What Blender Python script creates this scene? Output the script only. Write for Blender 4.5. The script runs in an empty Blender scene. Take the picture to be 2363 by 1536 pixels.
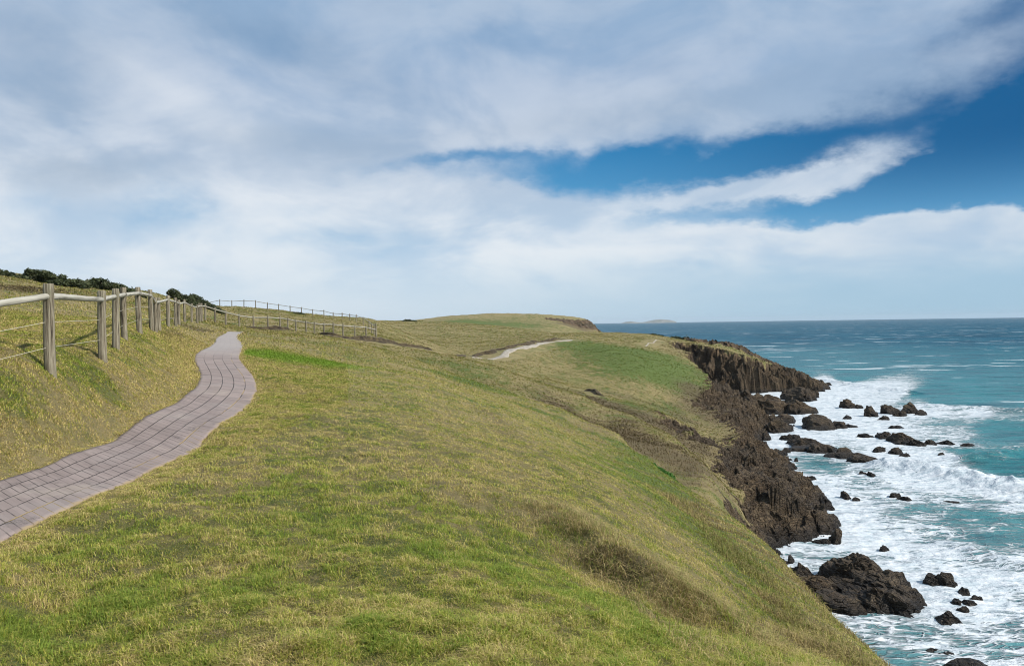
import bpy, math, random, time
import numpy as np
from mathutils import Matrix, Vector
T0 = time.time()
random.seed(7)
RNG = np.random.default_rng(7)
S = bpy.context.scene
COL = S.collection

# ------------------------------------------------------------------ camera
F = 1700.0; PW, PH = 2363.0, 1536.0
PITCH, ROLL = 0.0124, 0.0143
CAMROT = Matrix.Rotation(math.pi/2 - PITCH, 3, 'X') @ Matrix.Rotation(-ROLL, 3, 'Z')
CR = np.array(CAMROT)
SEA = -20.0
cam = bpy.data.cameras.new('camera'); camo = bpy.data.objects.new('camera', cam); COL.objects.link(camo)
camo.matrix_world = CAMROT.to_4x4()
cam.sensor_width = 36; cam.lens = F/PW*36; cam.clip_start = 0.05; cam.clip_end = 120000
S.camera = camo

def ray(px, py):
    """direction normalised to Y = 1 for a place on the photograph"""
    px = np.asarray(px, float); py = np.asarray(py, float)
    c = np.stack([(px-PW/2)/F, (PH/2-py)/F, -np.ones_like(px)], -1)
    d = c @ CR.T
    return d / d[..., 1:2]
def P(px, py, Y):
    d = ray(px, py); return d*np.asarray(Y, float)[..., None] if np.ndim(Y) else d*Y

# ------------------------------------------------------------------ noise
_TAB = np.random.default_rng(11).random(65536).astype(np.float64)
def _h(ix, iy, iz, s):
    return _TAB[(ix*73856093 ^ iy*19349663 ^ iz*83492791 ^ (s*2654435 + 977)) & 65535]
def vn(x, y, z=None, s=0):
    if z is None: z = np.zeros_like(x)
    ix = np.floor(x).astype(np.int64); iy = np.floor(y).astype(np.int64); iz = np.floor(z).astype(np.int64)
    fx = x-ix; fy = y-iy; fz = z-iz
    fx = fx*fx*(3-2*fx); fy = fy*fy*(3-2*fy); fz = fz*fz*(3-2*fz)
    def L(a, b, t): return a + (b-a)*t
    def q(k):
        return L(L(_h(ix, iy, iz+k, s), _h(ix+1, iy, iz+k, s), fx), L(_h(ix, iy+1, iz+k, s), _h(ix+1, iy+1, iz+k, s), fx), fy)
    if not np.any(z): return q(0)*2-1
    return L(q(0), q(1), fz)*2-1
def fbm(x, y, z=None, o=4, s=0, g=0.5):
    a = 1.0; t = 0; r = 0
    for k in range(o):
        c, sn = math.cos(.6*k+.3), math.sin(.6*k+.3)
        xx = (x*c - y*sn)*2**k + 17.3*k; yy = (x*sn + y*c)*2**k - 9.1*k
        r = r + a*vn(xx, yy, None if z is None else z*2**k+3.7*k, s+k); t += a; a *= g
    return r/t
def worley(x, y, s=0):
    """2D cells: nearest distance, second distance, a random value per cell"""
    ix = np.floor(x).astype(np.int64); iy = np.floor(y).astype(np.int64)
    f1 = np.full(x.shape, 9.0); f2 = np.full(x.shape, 9.0); cv = np.zeros(x.shape)
    for a in (-1, 0, 1):
        for b in (-1, 0, 1):
            jx = ix+a; jy = iy+b
            dx = jx + _h(jx, jy, 1, s) - x; dy = jy + _h(jx, jy, 2, s) - y
            d = np.sqrt(dx*dx+dy*dy); v = _h(jx, jy, 3, s)
            m = d < f1
            f2 = np.where(m, f1, np.minimum(f2, d)); cv = np.where(m, v, cv); f1 = np.where(m, d, f1)
    return f1, f2, cv
def sstep(a, b, x):
    t = np.clip((x-a)/(b-a), 0, 1); return t*t*(3-2*t)

# ------------------------------------------------------------------ land form: measured heights, smoothly joined
CP = [ # picture x, picture y, distance in metres
# the turf round the path
(0,1536,3.4),(600,1536,3.4),(1000,1536,3.45),(1300,1536,3.6),(1500,1536,4.0),(1700,1536,5.0),(1850,1536,6.6),(1960,1536,8.4),
(0,1250,5.6),(0,1180,6.6),(-200,1250,6.0),(-300,1200,7.2),(0,1113,7.7),(125,1069,8.7),(125,1185,6.3),(286,997,11.4),(280,1115,7.8),(358,1083,8.6),(422,918,15.6),(500,985,11.6),(451,890,17.0),
(592,893,18.4),(555,950,14.2),(462,861,20.2),(575,861,20.6),(449,825,24.6),(553,825,25.2),(480,803,29.8),(558,803,30.2),(498,786,35.5),(553,786,36),(526,765,49),(562,766,49.5),
(700,1250,5.7),(700,1050,9.6),(700,930,15.5),(700,860,24),(700,810,36),(700,783,50),
(1000,1300,5.4),(1000,1100,9.0),(1000,980,14.6),(1000,900,24),(1000,872,34),(850,830,38),(850,800,52),
(1250,1300,6.0),(1250,1120,10.3),(1250,1035,15.5),(1250,992,22),(1250,963,31),(1150,1000,17),(1150,935,27),(1150,917,36),(1350,1018,26),(1350,995,32),(1060,885,38),(1450,1040,30),(1450,1075,23),
(1310,1232,7.4),(1400,1285,7.2),(1500,1330,7.0),(1600,1390,6.9),(1720,1470,7.0),(1420,1200,9.5),(1520,1260,9.6),(1640,1330,9.6),(1780,1430,9.8),(1500,1130,16.5),(1400,1080,18),(1600,1190,17.5),(1700,1290,13.5),
# near hill's outline and what it hides
(2030,1536,10),(1960,1470,11.5),(1880,1395,13.5),(1800,1300,16),(1750,1240,18.5),(1650,1170,22),(1560,1108,26),(1500,1062,30),(1440,1018,34),(1330,975,39),(1250,948,42),(1210,932,44),(1100,893,48),(1000,848,54),(900,818,60),
(1560,1165,31),(1480,1110,35),(1360,1030,41),(1240,990,48),(1120,935,54),(1180,960,51),(2120,1620,11.5),(2050,1550,13.5),(1970,1490,16),(1900,1420,20),(1850,1360,23),(1760,1290,27),(1660,1210,32),(1590,1150,37),(1520,1090,41),(1400,1020,46),(1270,960,52),(1150,915,57),(1040,868,62),(930,828,66),
# second spur
(1300,940,62),(1400,985,58),(1500,1040,53),(1580,1085,50),(1180,888,66),(1640,1120,47),
(980,806,80),(1060,824,79),(1137,842,77),(1250,880,72),(1340,912,68),(1441,957,62),(1533,1000,58),(1596,1050,54),(1632,1085,51),
(1000,815,92),(1100,850,90),(1200,880,86),(1300,915,80),(1400,950,75),(1500,1000,70),(1600,1060,66),(1670,1120,60),
# third spur
(1250,893,90),(1350,920,88),(1450,958,84),(1530,1000,78),(1150,845,108),(1060,822,118),
(1205,868,106),(1350,897,100),(1440,925,95),(1520,950,90),(1580,975,86),(1640,1000,82),
(1400,915,114),(1500,945,108),(1590,985,102),(1660,1030,92),
# green slope beyond
(1095,828,132),(1160,825,132),(1165,815,138),(1215,800,150),(1320,784,175),(1430,850,138),(1500,890,130),(1560,930,124),(1640,985,112),(1400,800,165),(1500,812,165),(1560,840,158),(1610,865,154),(1652,890,146),
(1300,820,150),(1250,845,132),(1480,790,190),(1540,792,200),(1450,778,215),
# top of the far cliff
(1420,768,262),(1500,773,258),(1560,781,250),(1600,790,243),(1650,795,232),(1690,800,226),(1740,826,218),(1800,852,213),(1850,868,209),(1885,890,206),(1350,768,280),(1270,772,262),
(1440,800,330),(1530,815,330),
# middle rise
(1170,756,290),(1018,744,300),(940,742,300),(880,742,290),(900,770,170),(1000,790,165),(1000,765,230),(1140,790,185),(1140,815,142),(1150,772,240),(1000,812,128),(950,800,105),
# far hill
(980,741,430),(1050,731,460),(1130,726,470),(1180,727,470),(1300,733,480),(1360,738,490),(1390,747,495),(1412,762,498),(1200,745,400),(1300,750,400),(1350,762,430),(1250,765,360),(1100,750,370),
(1130,740,700),(1300,755,700),(980,748,700),(700,760,600),
# left field behind the fence
(-400,780,8),(-400,700,20),(-400,640,36),(-400,590,55),(-400,1000,4.8),
(-180,945,8.5),(0,868,9.4),(118,862,10.7),(238,829,13.6),(267,803,15.6),(290,787,18),(324,773,20.6),(350,764,24),(388,755,30.7),(406,753,35),(443,747,44),(474,741,53),(497,749,58),(553,755,65),(618,758,67),(683,765,68),(726,772,69),(792,778,71),(865,784,74),
(0,790,13),(0,745,20),(0,700,31),(0,662,46),(0,636,60),(75,649,61),(150,790,14.5),(150,740,24),(150,700,40),(150,662,62),(200,662,63),(250,745,28),(250,700,46),(315,676,70),(340,720,46),(397,690,78),(420,715,66),(455,722,75),(500,709,125),(450,700,95),
(563,711,135),(620,717,134),(690,725,132),(748,733,130),(800,741,125),(845,752,112),(563,735,90),(650,742,95),(740,752,95),(810,764,92),(620,750,76),(720,764,77),(800,772,79),
(870,744,150),(870,765,110),(930,785,100),
(-400,640,120),(0,690,120),(200,710,130),(350,720,150),(500,730,220),(700,745,220),(0,740,400),(400,750,400),
]
XP = [ # plan x, plan y, height
(-1,.6,-1.6),(1,.6,-1.65),(0,1.6,-1.6),(-3,1,-1.6),(3,1.5,-2.3),(3,.3,-2.3),(-6,2,-1.1),(-3,.3,-1.6),(5,1,-4),(5,5,-4.6),(8,2,-8),(7,6,-6.6),
(12,5,-12),(8,10,-8.3),(12,10,-13),(9.8,20,-10.3),(14,20,-15.5),(13,35,-14.5),(17,35,-16),(10.5,35,-10.6),(8.5,42,-9.3),(17,48,-16),(20,52,-15.5),(24,62,-14),
(27,78,-14),(34,98,-14),(40,112,-14),(48,135,-14),(56,165,-13),(70,190,-12),(110,230,-14),(110,300,-13),(90,500,-12),(60,60,-14),(100,100,-15),(60,20,-15),(30,5,-15),(90,350,-13),(120,480,-14)]
pts = P(np.array([c[0] for c in CP]), np.array([c[1] for c in CP]), np.array([c[2] for c in CP], float))
pts = np.vstack([pts, np.array(XP, float)])
AK = 2.6
def _uw(X, Y):
    r = np.sqrt(X*X+Y*Y)+.3
    th = np.arctan2(X, np.maximum(Y, 1e-3))
    return th*AK, np.log(r), r
cu, cw, cr = _uw(pts[:, 0], pts[:, 1]); cq = pts[:, 2]/(cr+8)
n = len(cu)
def kern(d2): return 0.5*d2*np.log(d2+1e-9)
A = kern((cu[:, None]-cu)**2+(cw[:, None]-cw)**2) + np.eye(n)*2e-4
B = np.zeros((n+3, n+3)); B[:n, :n] = A; B[:n, n] = 1; B[:n, n+1] = cu; B[:n, n+2] = cw; B[n:, :n] = B[:n, n:].T
SOL = np.linalg.solve(B, np.concatenate([cq, np.zeros(3)]))
def grassz(X, Y):
    out = np.empty(X.size); Xf = X.ravel(); Yf = Y.ravel()
    for i in range(0, X.size, 60000):
        u, w, r = _uw(Xf[i:i+60000], Yf[i:i+60000])
        u = np.clip(u, -1.25*AK, 1.25*AK)
        K = kern((u[:, None]-cu)**2 + (w[:, None]-cw)**2)
        out[i:i+60000] = (K@SOL[:n] + SOL[n] + SOL[n+1]*u + SOL[n+2]*w)*(r+8)
    return out.reshape(X.shape)

# cliff foot (x, y, z, steepness of the face above) and the waterline
def pf(px, py, d, k): q = P(px, py, d); return (q[0], q[1], q[2], k)
FOOT = [(13,-60,-17.5,2.6),(13,0,-17.5,2.6),(13.3,20,-17.8,2.8),(14.2,35,-17.8,2.8),(15,47,-17.8,2.8),pf(1700,1205,57,2.0),pf(1690,1130,68,2.0),pf(1672,1090,76,2.2),
 pf(1560,1020,78,1.6),pf(1500,975,88,1.5),pf(1600,990,97,2.2),pf(1672,1005,104,2.2),pf(1660,975,116,2.0),pf(1590,935,122,1.6),pf(1640,930,138,2.0),pf(1662,915,150,2.2),pf(1610,872,172,2.2),pf(1548,822,205,1.6),pf(1575,838,213,1.9),pf(1640,868,205,1.9),pf(1690,893,200,1.6),pf(1720,893,199,1.6),
 pf(1760,888,202,2.6),pf(1800,893,204,1.6),pf(1850,897,205,1.0),pf(1885,905,203,.8),(88,212,-18,.8),(80,228,-17,1),(66,246,-17,1.6),(56,270,-17,1.6),(50,330,-17,1.5),(55,420,-17,1.5),(64,470,-17,1.2),(67,500,-17,1.2),(50,540,-17,1.2),(-20,640,-17,1.2),(-300,900,-17,1.2)]
WAT = [(14.5,-60),(14.8,20),(15.6,38),(16.6,50)]+[tuple(P(a, b, c)[:2]) for a, b, c in [(1780,1262,65),(1860,1245,67),(1915,1225,70),(1905,1170,79),(1850,1120,89),(1820,1080,99),(1762,1045,111),(1762,1010,125),(1800,985,137),(1745,962,152),(1700,930,178),(1706,905,203),(1800,902,205),(1850,903,204),(1890,908,203)]]+\
 [(92,216),(84,232),(70,250),(60,272),(54,330),(59,420),(67.5,470),(71,500),(54,546),(-20,648),(-300,910)]
FOOT = np.array(FOOT, float); WAT = np.array(WAT, float)
def polydist(X, Y, L, extra=None):
    best = np.full(X.shape, 1e9); sg = np.ones(X.shape); ex = [np.zeros(X.shape) for _ in range(0 if extra is None else extra.shape[1])]
    for i in range(len(L)-1):
        ax, ay = L[i, :2]; bx, by = L[i+1, :2]; dx, dy = bx-ax, by-ay; l2 = dx*dx+dy*dy
        t = np.clip(((X-ax)*dx+(Y-ay)*dy)/l2, 0, 1)
        qx = X-ax-t*dx; qy = Y-ay-t*dy; d = qx*qx+qy*qy
        m = d < best
        best = np.where(m, d, best); 
        cr_ = dx*(Y-ay) - dy*(X-ax)
        sg = np.where(m, np.where(cr_ < 0, 1.0, -1.0), sg)
        for k in range(len(ex)): ex[k] = np.where(m, extra[i, k]*(1-t)+extra[i+1, k]*t, ex[k])
    return np.sqrt(best)*sg, ex

PATHMASK = None; PATHPLANE = None
SCARP = np.array([(*P(x, y, d)[:2], a) for x, y, d, a in [(1760,1500,6.7,.0),(1680,1430,6.9,.8),(1600,1385,7.0,1),(1500,1325,7.1,1),(1400,1280,7.4,1),(1310,1228,8,.5),(1260,1200,8.6,0)]])[::-1]
FR = [(P(1300,745,440)[:2], P(1400,752,480)[:2], 11), (P(1700,803,224)[:2], P(1890,895,206)[:2], 7.5), (P(1600,793,240)[:2], P(1700,803,224)[:2], 2.5)]
def land(X, Y, micro=True):
    """height and how rocky it is"""
    g = grassz(X, Y)
    r = np.sqrt(X*X+Y*Y)
    wob = 1.6*fbm(X*.16, Y*.16, o=3, s=40) + .9*fbm(X*.6, Y*.6, o=3, s=44)
    fd, (fz, fk) = polydist(X, Y, FOOT, FOOT[:, 2:4])
    wd, _ = polydist(X, Y, WAT)
    fdw = fd + wob*np.clip(r/60, .5, 1.6)
    cl = np.where(fdw < 0, fz - fdw*fk, 0)
    wd = wd + sstep(56, 66, Y)*(2.6*fbm(X*.11+3, Y*.10, o=3, s=46) + 1.2*fbm(X*.45, Y*.4, o=2, s=47))
    t = np.clip(fdw/np.maximum(fdw - np.minimum(wd + .5*wob, -0.01), .3), 0, 1)
    plat = fz + (SEA+.25-fz)*t**.8
    beyond = wd + .5*wob
    plat = np.where(beyond > 0, SEA+.25 - beyond*.6, plat)
    plat = np.maximum(plat, SEA-6)
    cl = np.where(fdw < 0, cl, plat)
    if micro:
        rx, ry = X*.86+Y*.5, -X*.5+Y*.86
        amp = sstep(6, -2, cl-g)*(.35+.65*sstep(48, 58, Y))
        f1, f2, cv = worley(rx/4.2+.15*fbm(X*.5, Y*.5, o=2, s=3), ry/2.2, 5)
        h1 = (cv-.5)*1.5 + np.minimum((f2-f1)*2, .5)*.9
        f1, f2, cv = worley(rx/1.5+.3*cl/3, ry/.8, 6)
        h2 = (cv-.5)*.55 + np.minimum((f2-f1)*2, .4)*.35
        sw = ry*.42+.35*fbm(X*.25, Y*.25, o=2, s=14); sw = sw-np.floor(sw); h1 = .55*h1+1.1*(sw-.5)*sstep(.0, .12, sw)
        sw2 = ry*1.25+rx*.1+.4*fbm(X*.5, Y*.5, o=2, s=15); sw2 = sw2-np.floor(sw2); h2 = h2+.35*(sw2-.5)
        h3 = .28*fbm(X*2.4, Y*2.4, cl*2.4, o=4, s=9, g=.6)
        wz_ = cl + .9*fbm(X*.22, Y*.22, o=3, s=16); fl = np.floor(wz_/1.25); fr2 = wz_/1.25-fl; cl = cl + .75*((fl+sstep(.35, .95, fr2))*1.25-wz_)*amp
        fade = np.where(beyond > 0, np.exp(-beyond/3.0), 1)*np.where(beyond > -1.2, .75, 1)
        cl = cl + (h1*1.5+h2*1.2+h3)*fade*amp + amp*fade*1.0*np.abs(fbm(X*.22, Y*.22, o=4, s=12))
        cl = np.where(beyond > 1.5, np.minimum(cl, SEA-.15), cl)
    d = g-cl
    fr = np.zeros(X.shape)
    for a_, b_, w_ in FR:
        m = (Y > 190) & (Y < 520) & (X > 20) & (X < 110)
        if m.any():
            ddx, ddy = b_-a_; t_ = np.clip(((X[m]-a_[0])*ddx+(Y[m]-a_[1])*ddy)/(ddx*ddx+ddy*ddy), 0, 1)
            fr[m] = np.maximum(fr[m], sstep(1.25, .8, np.hypot(X[m]-a_[0]-t_*ddx, Y[m]-a_[1]-t_*ddy)/w_ + .25*fbm(X[m]*.3, Y[m]*.3, o=3, s=22)))
    rock = np.maximum(sstep(-.35, .35, d + .3*fbm(X*.9, Y*.9, o=3, s=21)), fr)
    z = np.minimum(g, cl)
    if micro: z = z + fr*sstep(.5, -1, d)*(h1*.9+h2+h3+.3)
    if micro:
        gr = 1-rock
        far = np.clip(r/40, 0.06, 2.2)
        m = .030*fbm(X*5.5, Y*5.5, o=2, s=30)*np.clip(14/r, 0, 1) + .055*fbm(X*1.9, Y*1.9, o=3, s=31)*np.clip(70/r, 0, 1) + .22*far*fbm(X*.16, Y*.22, o=4, s=32) + .55*np.clip((r-70)/160, 0, 1)*fbm(X*.045, Y*.06, o=3, s=35)
        # worn stock tracks that follow the contours of the steep turf
        tr = np.sin(g*5.2 + 2.2*fbm(X*.12, Y*.12, o=2, s=33))
        m = m + .05*np.clip(r/40, .15, 1)*tr*sstep(.1, 1, fbm(X*.08, Y*.08, o=2, s=34)+.6)
        mm = (X > -1) & (X < 7) & (Y > 4) & (Y < 12)
        if mm.any():
            sdd, (sa,) = polydist(X[mm], Y[mm], SCARP, SCARP[:, 2:3]); sdd = sdd + .10*fbm(X[mm]*2.5, Y[mm]*2.5, o=3, s=36)
            m[mm] = m[mm] + sa*(.10*np.exp(-((sdd+.12)/.22)**2) - .24*sstep(-.05, .32, sdd)*sstep(2.6, .5, sdd))
        if PATHMASK is not None: m = m*(1-PATHMASK(X, Y))
        z = z + gr*m
    if PATHPLANE is not None: z = PATHPLANE(X, Y, z)
    return z, rock, wd, fd

def hit(px, py, y0, y1, lift=0.0, ragged=.05):
    """where the sight line through a place on the photograph meets the land"""
    ys = np.exp(np.linspace(math.log(y0), math.log(y1), 300))
    d = ray(px, py); X = d[0]*ys; Z = d[2]*ys
    g = grassz(X, ys)+lift
    k = np.nonzero(Z <= g)[0]
    if len(k) == 0: 
        k = np.argmin(Z-g); return Vector((X[k], ys[k], g[k]))
    k = max(k[0], 1); a = (Z[k-1]-g[k-1]); b = (Z[k]-g[k]); t = a/(a-b+1e-12)
    Y = ys[k-1]+(ys[k]-ys[k-1])*t
    return Vector((d[0]*Y, Y, d[2]*Y))

# ------------------------------------------------------------------ object helpers
def tag(o, label=None, cat=None, group=None, kind=None):
    if label: o['label'] = label
    if cat: o['category'] = cat
    if group: o['group'] = group
    if kind: o['kind'] = kind
    return o
def empty(name, loc, rz=0):
    o = bpy.data.objects.new(name, None); COL.objects.link(o); o.location = loc; o.rotation_euler = (0, 0, rz); o.empty_display_size = .2
    return o
def mesh_np(name, V, Fq, mat, attrs=None, smooth=True, parent=None, quads=True):
    V = np.ascontiguousarray(V, np.float32); Fq = np.ascontiguousarray(Fq, np.int32)
    me = bpy.data.meshes.new(name); k = Fq.shape[1]
    me.vertices.add(len(V)); me.vertices.foreach_set('co', V.ravel())
    me.loops.add(Fq.size); me.loops.foreach_set('vertex_index', Fq.ravel())
    me.polygons.add(len(Fq)); me.polygons.foreach_set('loop_start', np.arange(0, Fq.size, k, dtype=np.int32))
    me.polygons.foreach_set('loop_total', np.full(len(Fq), k, np.int32))
    me.polygons.foreach_set('use_smooth', np.full(len(Fq), smooth))
    me.update()
    for an, av in (attrs or {}).items():
        av = np.asarray(av, np.float32)
        if av.ndim == 1:
            a = me.attributes.new(an, 'FLOAT', 'POINT'); a.data.foreach_set('value', av)
        else:
            a = me.attributes.new(an, 'FLOAT_VECTOR', 'POINT'); a.data.foreach_set('vector', np.ascontiguousarray(av[:, :3]).ravel())
    me.materials.append(mat)
    o = bpy.data.objects.new(name, me); COL.objects.link(o)
    if parent is not None: o.parent = parent
    return o
def grid_faces(nr, nc, keep=None):
    i = np.arange(nr*nc).reshape(nr, nc)
    f = np.stack([i[:-1, :-1], i[:-1, 1:], i[1:, 1:], i[1:, :-1]], -1).reshape(-1, 4)
    if keep is not None: f = f[keep.reshape(-1)]
    return f
def compact(V, Fq, attrs):
    u, inv = np.unique(Fq.ravel(), return_inverse=True)
    return V[u], inv.reshape(Fq.shape), {k: v[u] for k, v in attrs.items()}

# ------------------------------------------------------------------ node helper
class NT:
    def __init__(s, tree): s.t = tree; s.n = tree.nodes; s.l = tree.links
    def node(s, ty, **kw):
        nd = s.n.new(ty)
        for k, v in kw.items(): setattr(nd, k, v)
        return nd
    def put(s, sock, v):
        if isinstance(v, bpy.types.NodeSocket): s.l.new(v, sock)
        elif v is not None:
            if sock.type == 'RGBA' and np.ndim(v) == 1 and len(v) == 3: v = (*v, 1)
            sock.default_value = v
    def m(s, op, a, b=None, c=None, clamp=False):
        nd = s.node('ShaderNodeMath', operation=op, use_clamp=clamp)
        s.put(nd.inputs[0], a)
        if b is not None: s.put(nd.inputs[1], b)
        if c is not None: s.put(nd.inputs[2], c)
        return nd.outputs[0]
    def vm(s, op, a, b=None, scale=None):
        nd = s.node('ShaderNodeVectorMath', operation=op); s.put(nd.inputs[0], a)
        if b is not None: s.put(nd.inputs[1], b)
        if scale is not None: s.put(nd.inputs['Scale'], scale)
        return nd.outputs[1] if op in ('LENGTH', 'DOT_PRODUCT', 'DISTANCE') else nd.outputs[0]
    def mix(s, f, a, b, blend='MIX'):
        nd = s.node('ShaderNodeMix', data_type='RGBA', blend_type=blend); s.put(nd.inputs[0], f)
        s.put(nd.inputs[6], a); s.put(nd.inputs[7], b); return nd.outputs[2]
    def noise(s, vec, scale, detail=4, rough=.5, dist=0, out=0):
        nd = s.node('ShaderNodeTexNoise'); s.put(nd.inputs['Vector'], vec); nd.inputs['Scale'].default_value = scale
        nd.inputs['Detail'].default_value = detail; nd.inputs['Roughness'].default_value = rough; nd.inputs['Distortion'].default_value = dist
        return nd.outputs[out]
    def voro(s, vec, scale, feature='F1', out=0, rnd=1):
        nd = s.node('ShaderNodeTexVoronoi', feature=feature); s.put(nd.inputs['Vector'], vec); nd.inputs['Scale'].default_value = scale
        nd.inputs['Randomness'].default_value = rnd
        return nd.outputs[out]
    def map(s, vec, scale=(1, 1, 1), loc=(0, 0, 0), rot=(0, 0, 0)):
        nd = s.node('ShaderNodeMapping'); s.put(nd.inputs[0], vec); nd.inputs[1].default_value = loc; nd.inputs[2].default_value = rot; nd.inputs[3].default_value = scale
        return nd.outputs[0]
    def ss(s, v, a, b, lo=0, hi=1):
        nd = s.node('ShaderNodeMapRange', interpolation_type='SMOOTHSTEP'); s.put(nd.inputs[0], v)
        s.put(nd.inputs[1], a); s.put(nd.inputs[2], b); nd.inputs[3].default_value = lo; nd.inputs[4].default_value = hi
        return nd.outputs[0]
    def ramp(s, v, stops):
        nd = s.node('ShaderNodeValToRGB'); s.put(nd.inputs[0], v); e = nd.color_ramp.elements
        while len(e) < len(stops): e.new(.5)
        for i, (p, c) in enumerate(stops): e[i].position = p; e[i].color = (*c, 1)
        return nd.outputs[0]
    def attr(s, name, out=2):
        nd = s.node('ShaderNodeAttribute', attribute_name=name); return nd.outputs[out]
    def bump(s, h, strength, dist, normal=None):
        nd = s.node('ShaderNodeBump'); nd.inputs['Strength'].default_value = strength; nd.inputs['Distance'].default_value = dist
        s.put(nd.inputs['Height'], h)
        if normal is not None: s.put(nd.inputs['Normal'], normal)
        return nd.outputs[0]
def material(name, build):
    m = bpy.data.materials.new(name); m.use_nodes = True; t = NT(m.node_tree); t.n.clear()
    out = t.node('ShaderNodeOutputMaterial'); b = t.node('ShaderNodeBsdfPrincipled'); t.l.new(b.outputs[0], out.inputs[0])
    b.inputs['Specular IOR Level'].default_value = .3
    build(t, b, out); return m
def obco(t): return t.node('ShaderNodeTexCoord').outputs['Object']
def pos(t): return t.node('ShaderNodeNewGeometry').outputs['Position']

# grass colours: g = (green, brown, bright) in one vector attribute
STRAW = (.275, .218, .100); OLIVE = (.145, .140, .044); GREEN = (.096, .132, .030); BROWN = (.120, .088, .048); DIRT = (.44, .37, .29); LIME = (.165, .255, .026)
def turf_colour(t, p):
    g = t.attr('g', 1); sx = t.node('ShaderNodeSeparateXYZ'); t.put(sx.inputs[0], g)
    n1 = t.noise(p, 16, 5, .65); n2 = t.noise(p, 3.1, 5, .62); n3 = t.noise(p, 60, 3, .7); n4 = t.noise(p, .55, 6, .68)
    v = t.m('ADD', t.m('MULTIPLY', n1, .55), t.m('ADD', t.m('MULTIPLY', n2, .35), t.m('ADD', t.m('MULTIPLY', n3, .35), t.m('MULTIPLY', t.m('SUBTRACT', n4, .5), .9))))
    v = t.m('ADD', sx.outputs[0], t.m('MULTIPLY', t.m('SUBTRACT', v, .62), 2.8), clamp=True)
    c = t.ramp(v, [(0, STRAW), (.34, tuple(.62*a+.38*b for a, b in zip(STRAW, OLIVE))), (.62, OLIVE), (1, GREEN)])
    br = t.m('ADD', sx.outputs[1], t.m('MULTIPLY', t.m('SUBTRACT', t.noise(p, 7, 4, .6), .5), 1.1), clamp=True)
    c = t.mix(t.ss(br, .25, .9, 0, .85), c, BROWN)
    c = t.mix(t.ss(sx.outputs[2], .2, .9), c, LIME)
    c = t.mix(t.attr('thatch'), c, t.mix(.5, (.085, .075, .030), c))
    return c
def rock_colour(t, p, b=None):
    sz = t.node('ShaderNodeSeparateXYZ'); t.put(sz.inputs[0], p)
    n = t.noise(p, .55, 6, .62); n2 = t.noise(p, 3.3, 6, .7); w = t.noise(t.map(p, (1, 1, 3.5), rot=(.35, .25, .3)), 1.6, 6, .65, .6)
    c = t.ramp(t.m('ADD', t.m('MULTIPLY', n, .45), t.m('MULTIPLY', w, .6)), [(.3, (.018, .012, .007)), (.43, (.062, .041, .023)), (.56, (.135, .094, .054)), (.74, (.30, .225, .135))])
    c = t.mix(t.ss(n2, .55, .8, 0, .5), c, (.130, .072, .042))
    # paler ochre earth high on the face
    hi = t.m('MULTIPLY', t.ss(sz.outputs[2], -15.5, -8.5), t.ss(t.noise(p, .28, 5, .6), .42, .62))
    c = t.mix(t.m('MULTIPLY', hi, .85), c, (.27, .18, .10))
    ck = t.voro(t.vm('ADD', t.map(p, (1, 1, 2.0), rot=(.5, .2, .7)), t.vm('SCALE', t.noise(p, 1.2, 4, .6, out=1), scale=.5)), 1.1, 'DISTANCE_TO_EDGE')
    c = t.mix(t.ss(ck, .05, .0, 0, .75), c, (.012, .010, .008))  # dark crack lines: dirt and crevice shadow both put into the colour
    # wave-wetted, weed-dark foot
    wet = t.ss(t.m('ADD', sz.outputs[2], t.m('MULTIPLY', n, 1.2)), SEA+2.1, SEA+.7)
    gv = t.noise(p, .10, 4, .6); c = t.mix(t.ss(gv, .45, .62, 0, .55), c, t.mix(.6, c, (.060, .056, .050)))
    c = t.mix(t.m('MULTIPLY', wet, .85), c, (.014, .012, .010))
    return c, n2, wet
def rock_bump(t, p):
    v = t.voro(t.map(p, (1, 1, 2.2), rot=(.5, .2, .7)), 1.3, 'DISTANCE_TO_EDGE')
    v2 = t.voro(t.map(p, (1, 1.6, 1.6), rot=(.2, .5, .3)), 4.2, 'DISTANCE_TO_EDGE')
    h = t.m('ADD', t.m('MULTIPLY', t.ss(v, 0, .12), .5), t.m('MULTIPLY', t.ss(v2, 0, .15), .25))
    h = t.m('ADD', h, t.m('MULTIPLY', t.noise(p, 2.0, 8, .7), 1.0))
    return t.bump(h, 1.0, .30)
def b_ground(t, b, out):
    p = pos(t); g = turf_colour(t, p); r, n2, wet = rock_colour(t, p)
    rk = t.attr('rock'); k = t.ss(t.m('ADD', rk, t.m('MULTIPLY', t.m('SUBTRACT', t.noise(p, 1.4, 6, .7), .5), .9)), .42, .58)
    d = t.attr('dirt'); g = t.mix(t.ss(t.m('ADD', d, t.m('MULTIPLY', t.m('SUBTRACT', t.noise(p, 5, 5, .7), .5), .6)), .35, .65), g, DIRT)
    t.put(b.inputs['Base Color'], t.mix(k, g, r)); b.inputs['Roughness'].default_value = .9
    t.put(b.inputs['Roughness'], t.m('SUBTRACT', .92, t.m('MULTIPLY', t.m('MULTIPLY', wet, k), .55)))
    nb = t.bump(t.noise(p, 9, 6, .75), .75, .07, t.bump(t.noise(p, .9, 6, .72), .8, .35))
    rb = rock_bump(t, p)
    nm = t.node('ShaderNodeMix', data_type='VECTOR'); t.put(nm.inputs[0], k); t.put(nm.inputs[4], nb); t.put(nm.inputs[5], rb)
    t.put(b.inputs['Normal'], nm.outputs[1])
M_GROUND = material('turf_and_rock', b_ground)
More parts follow.
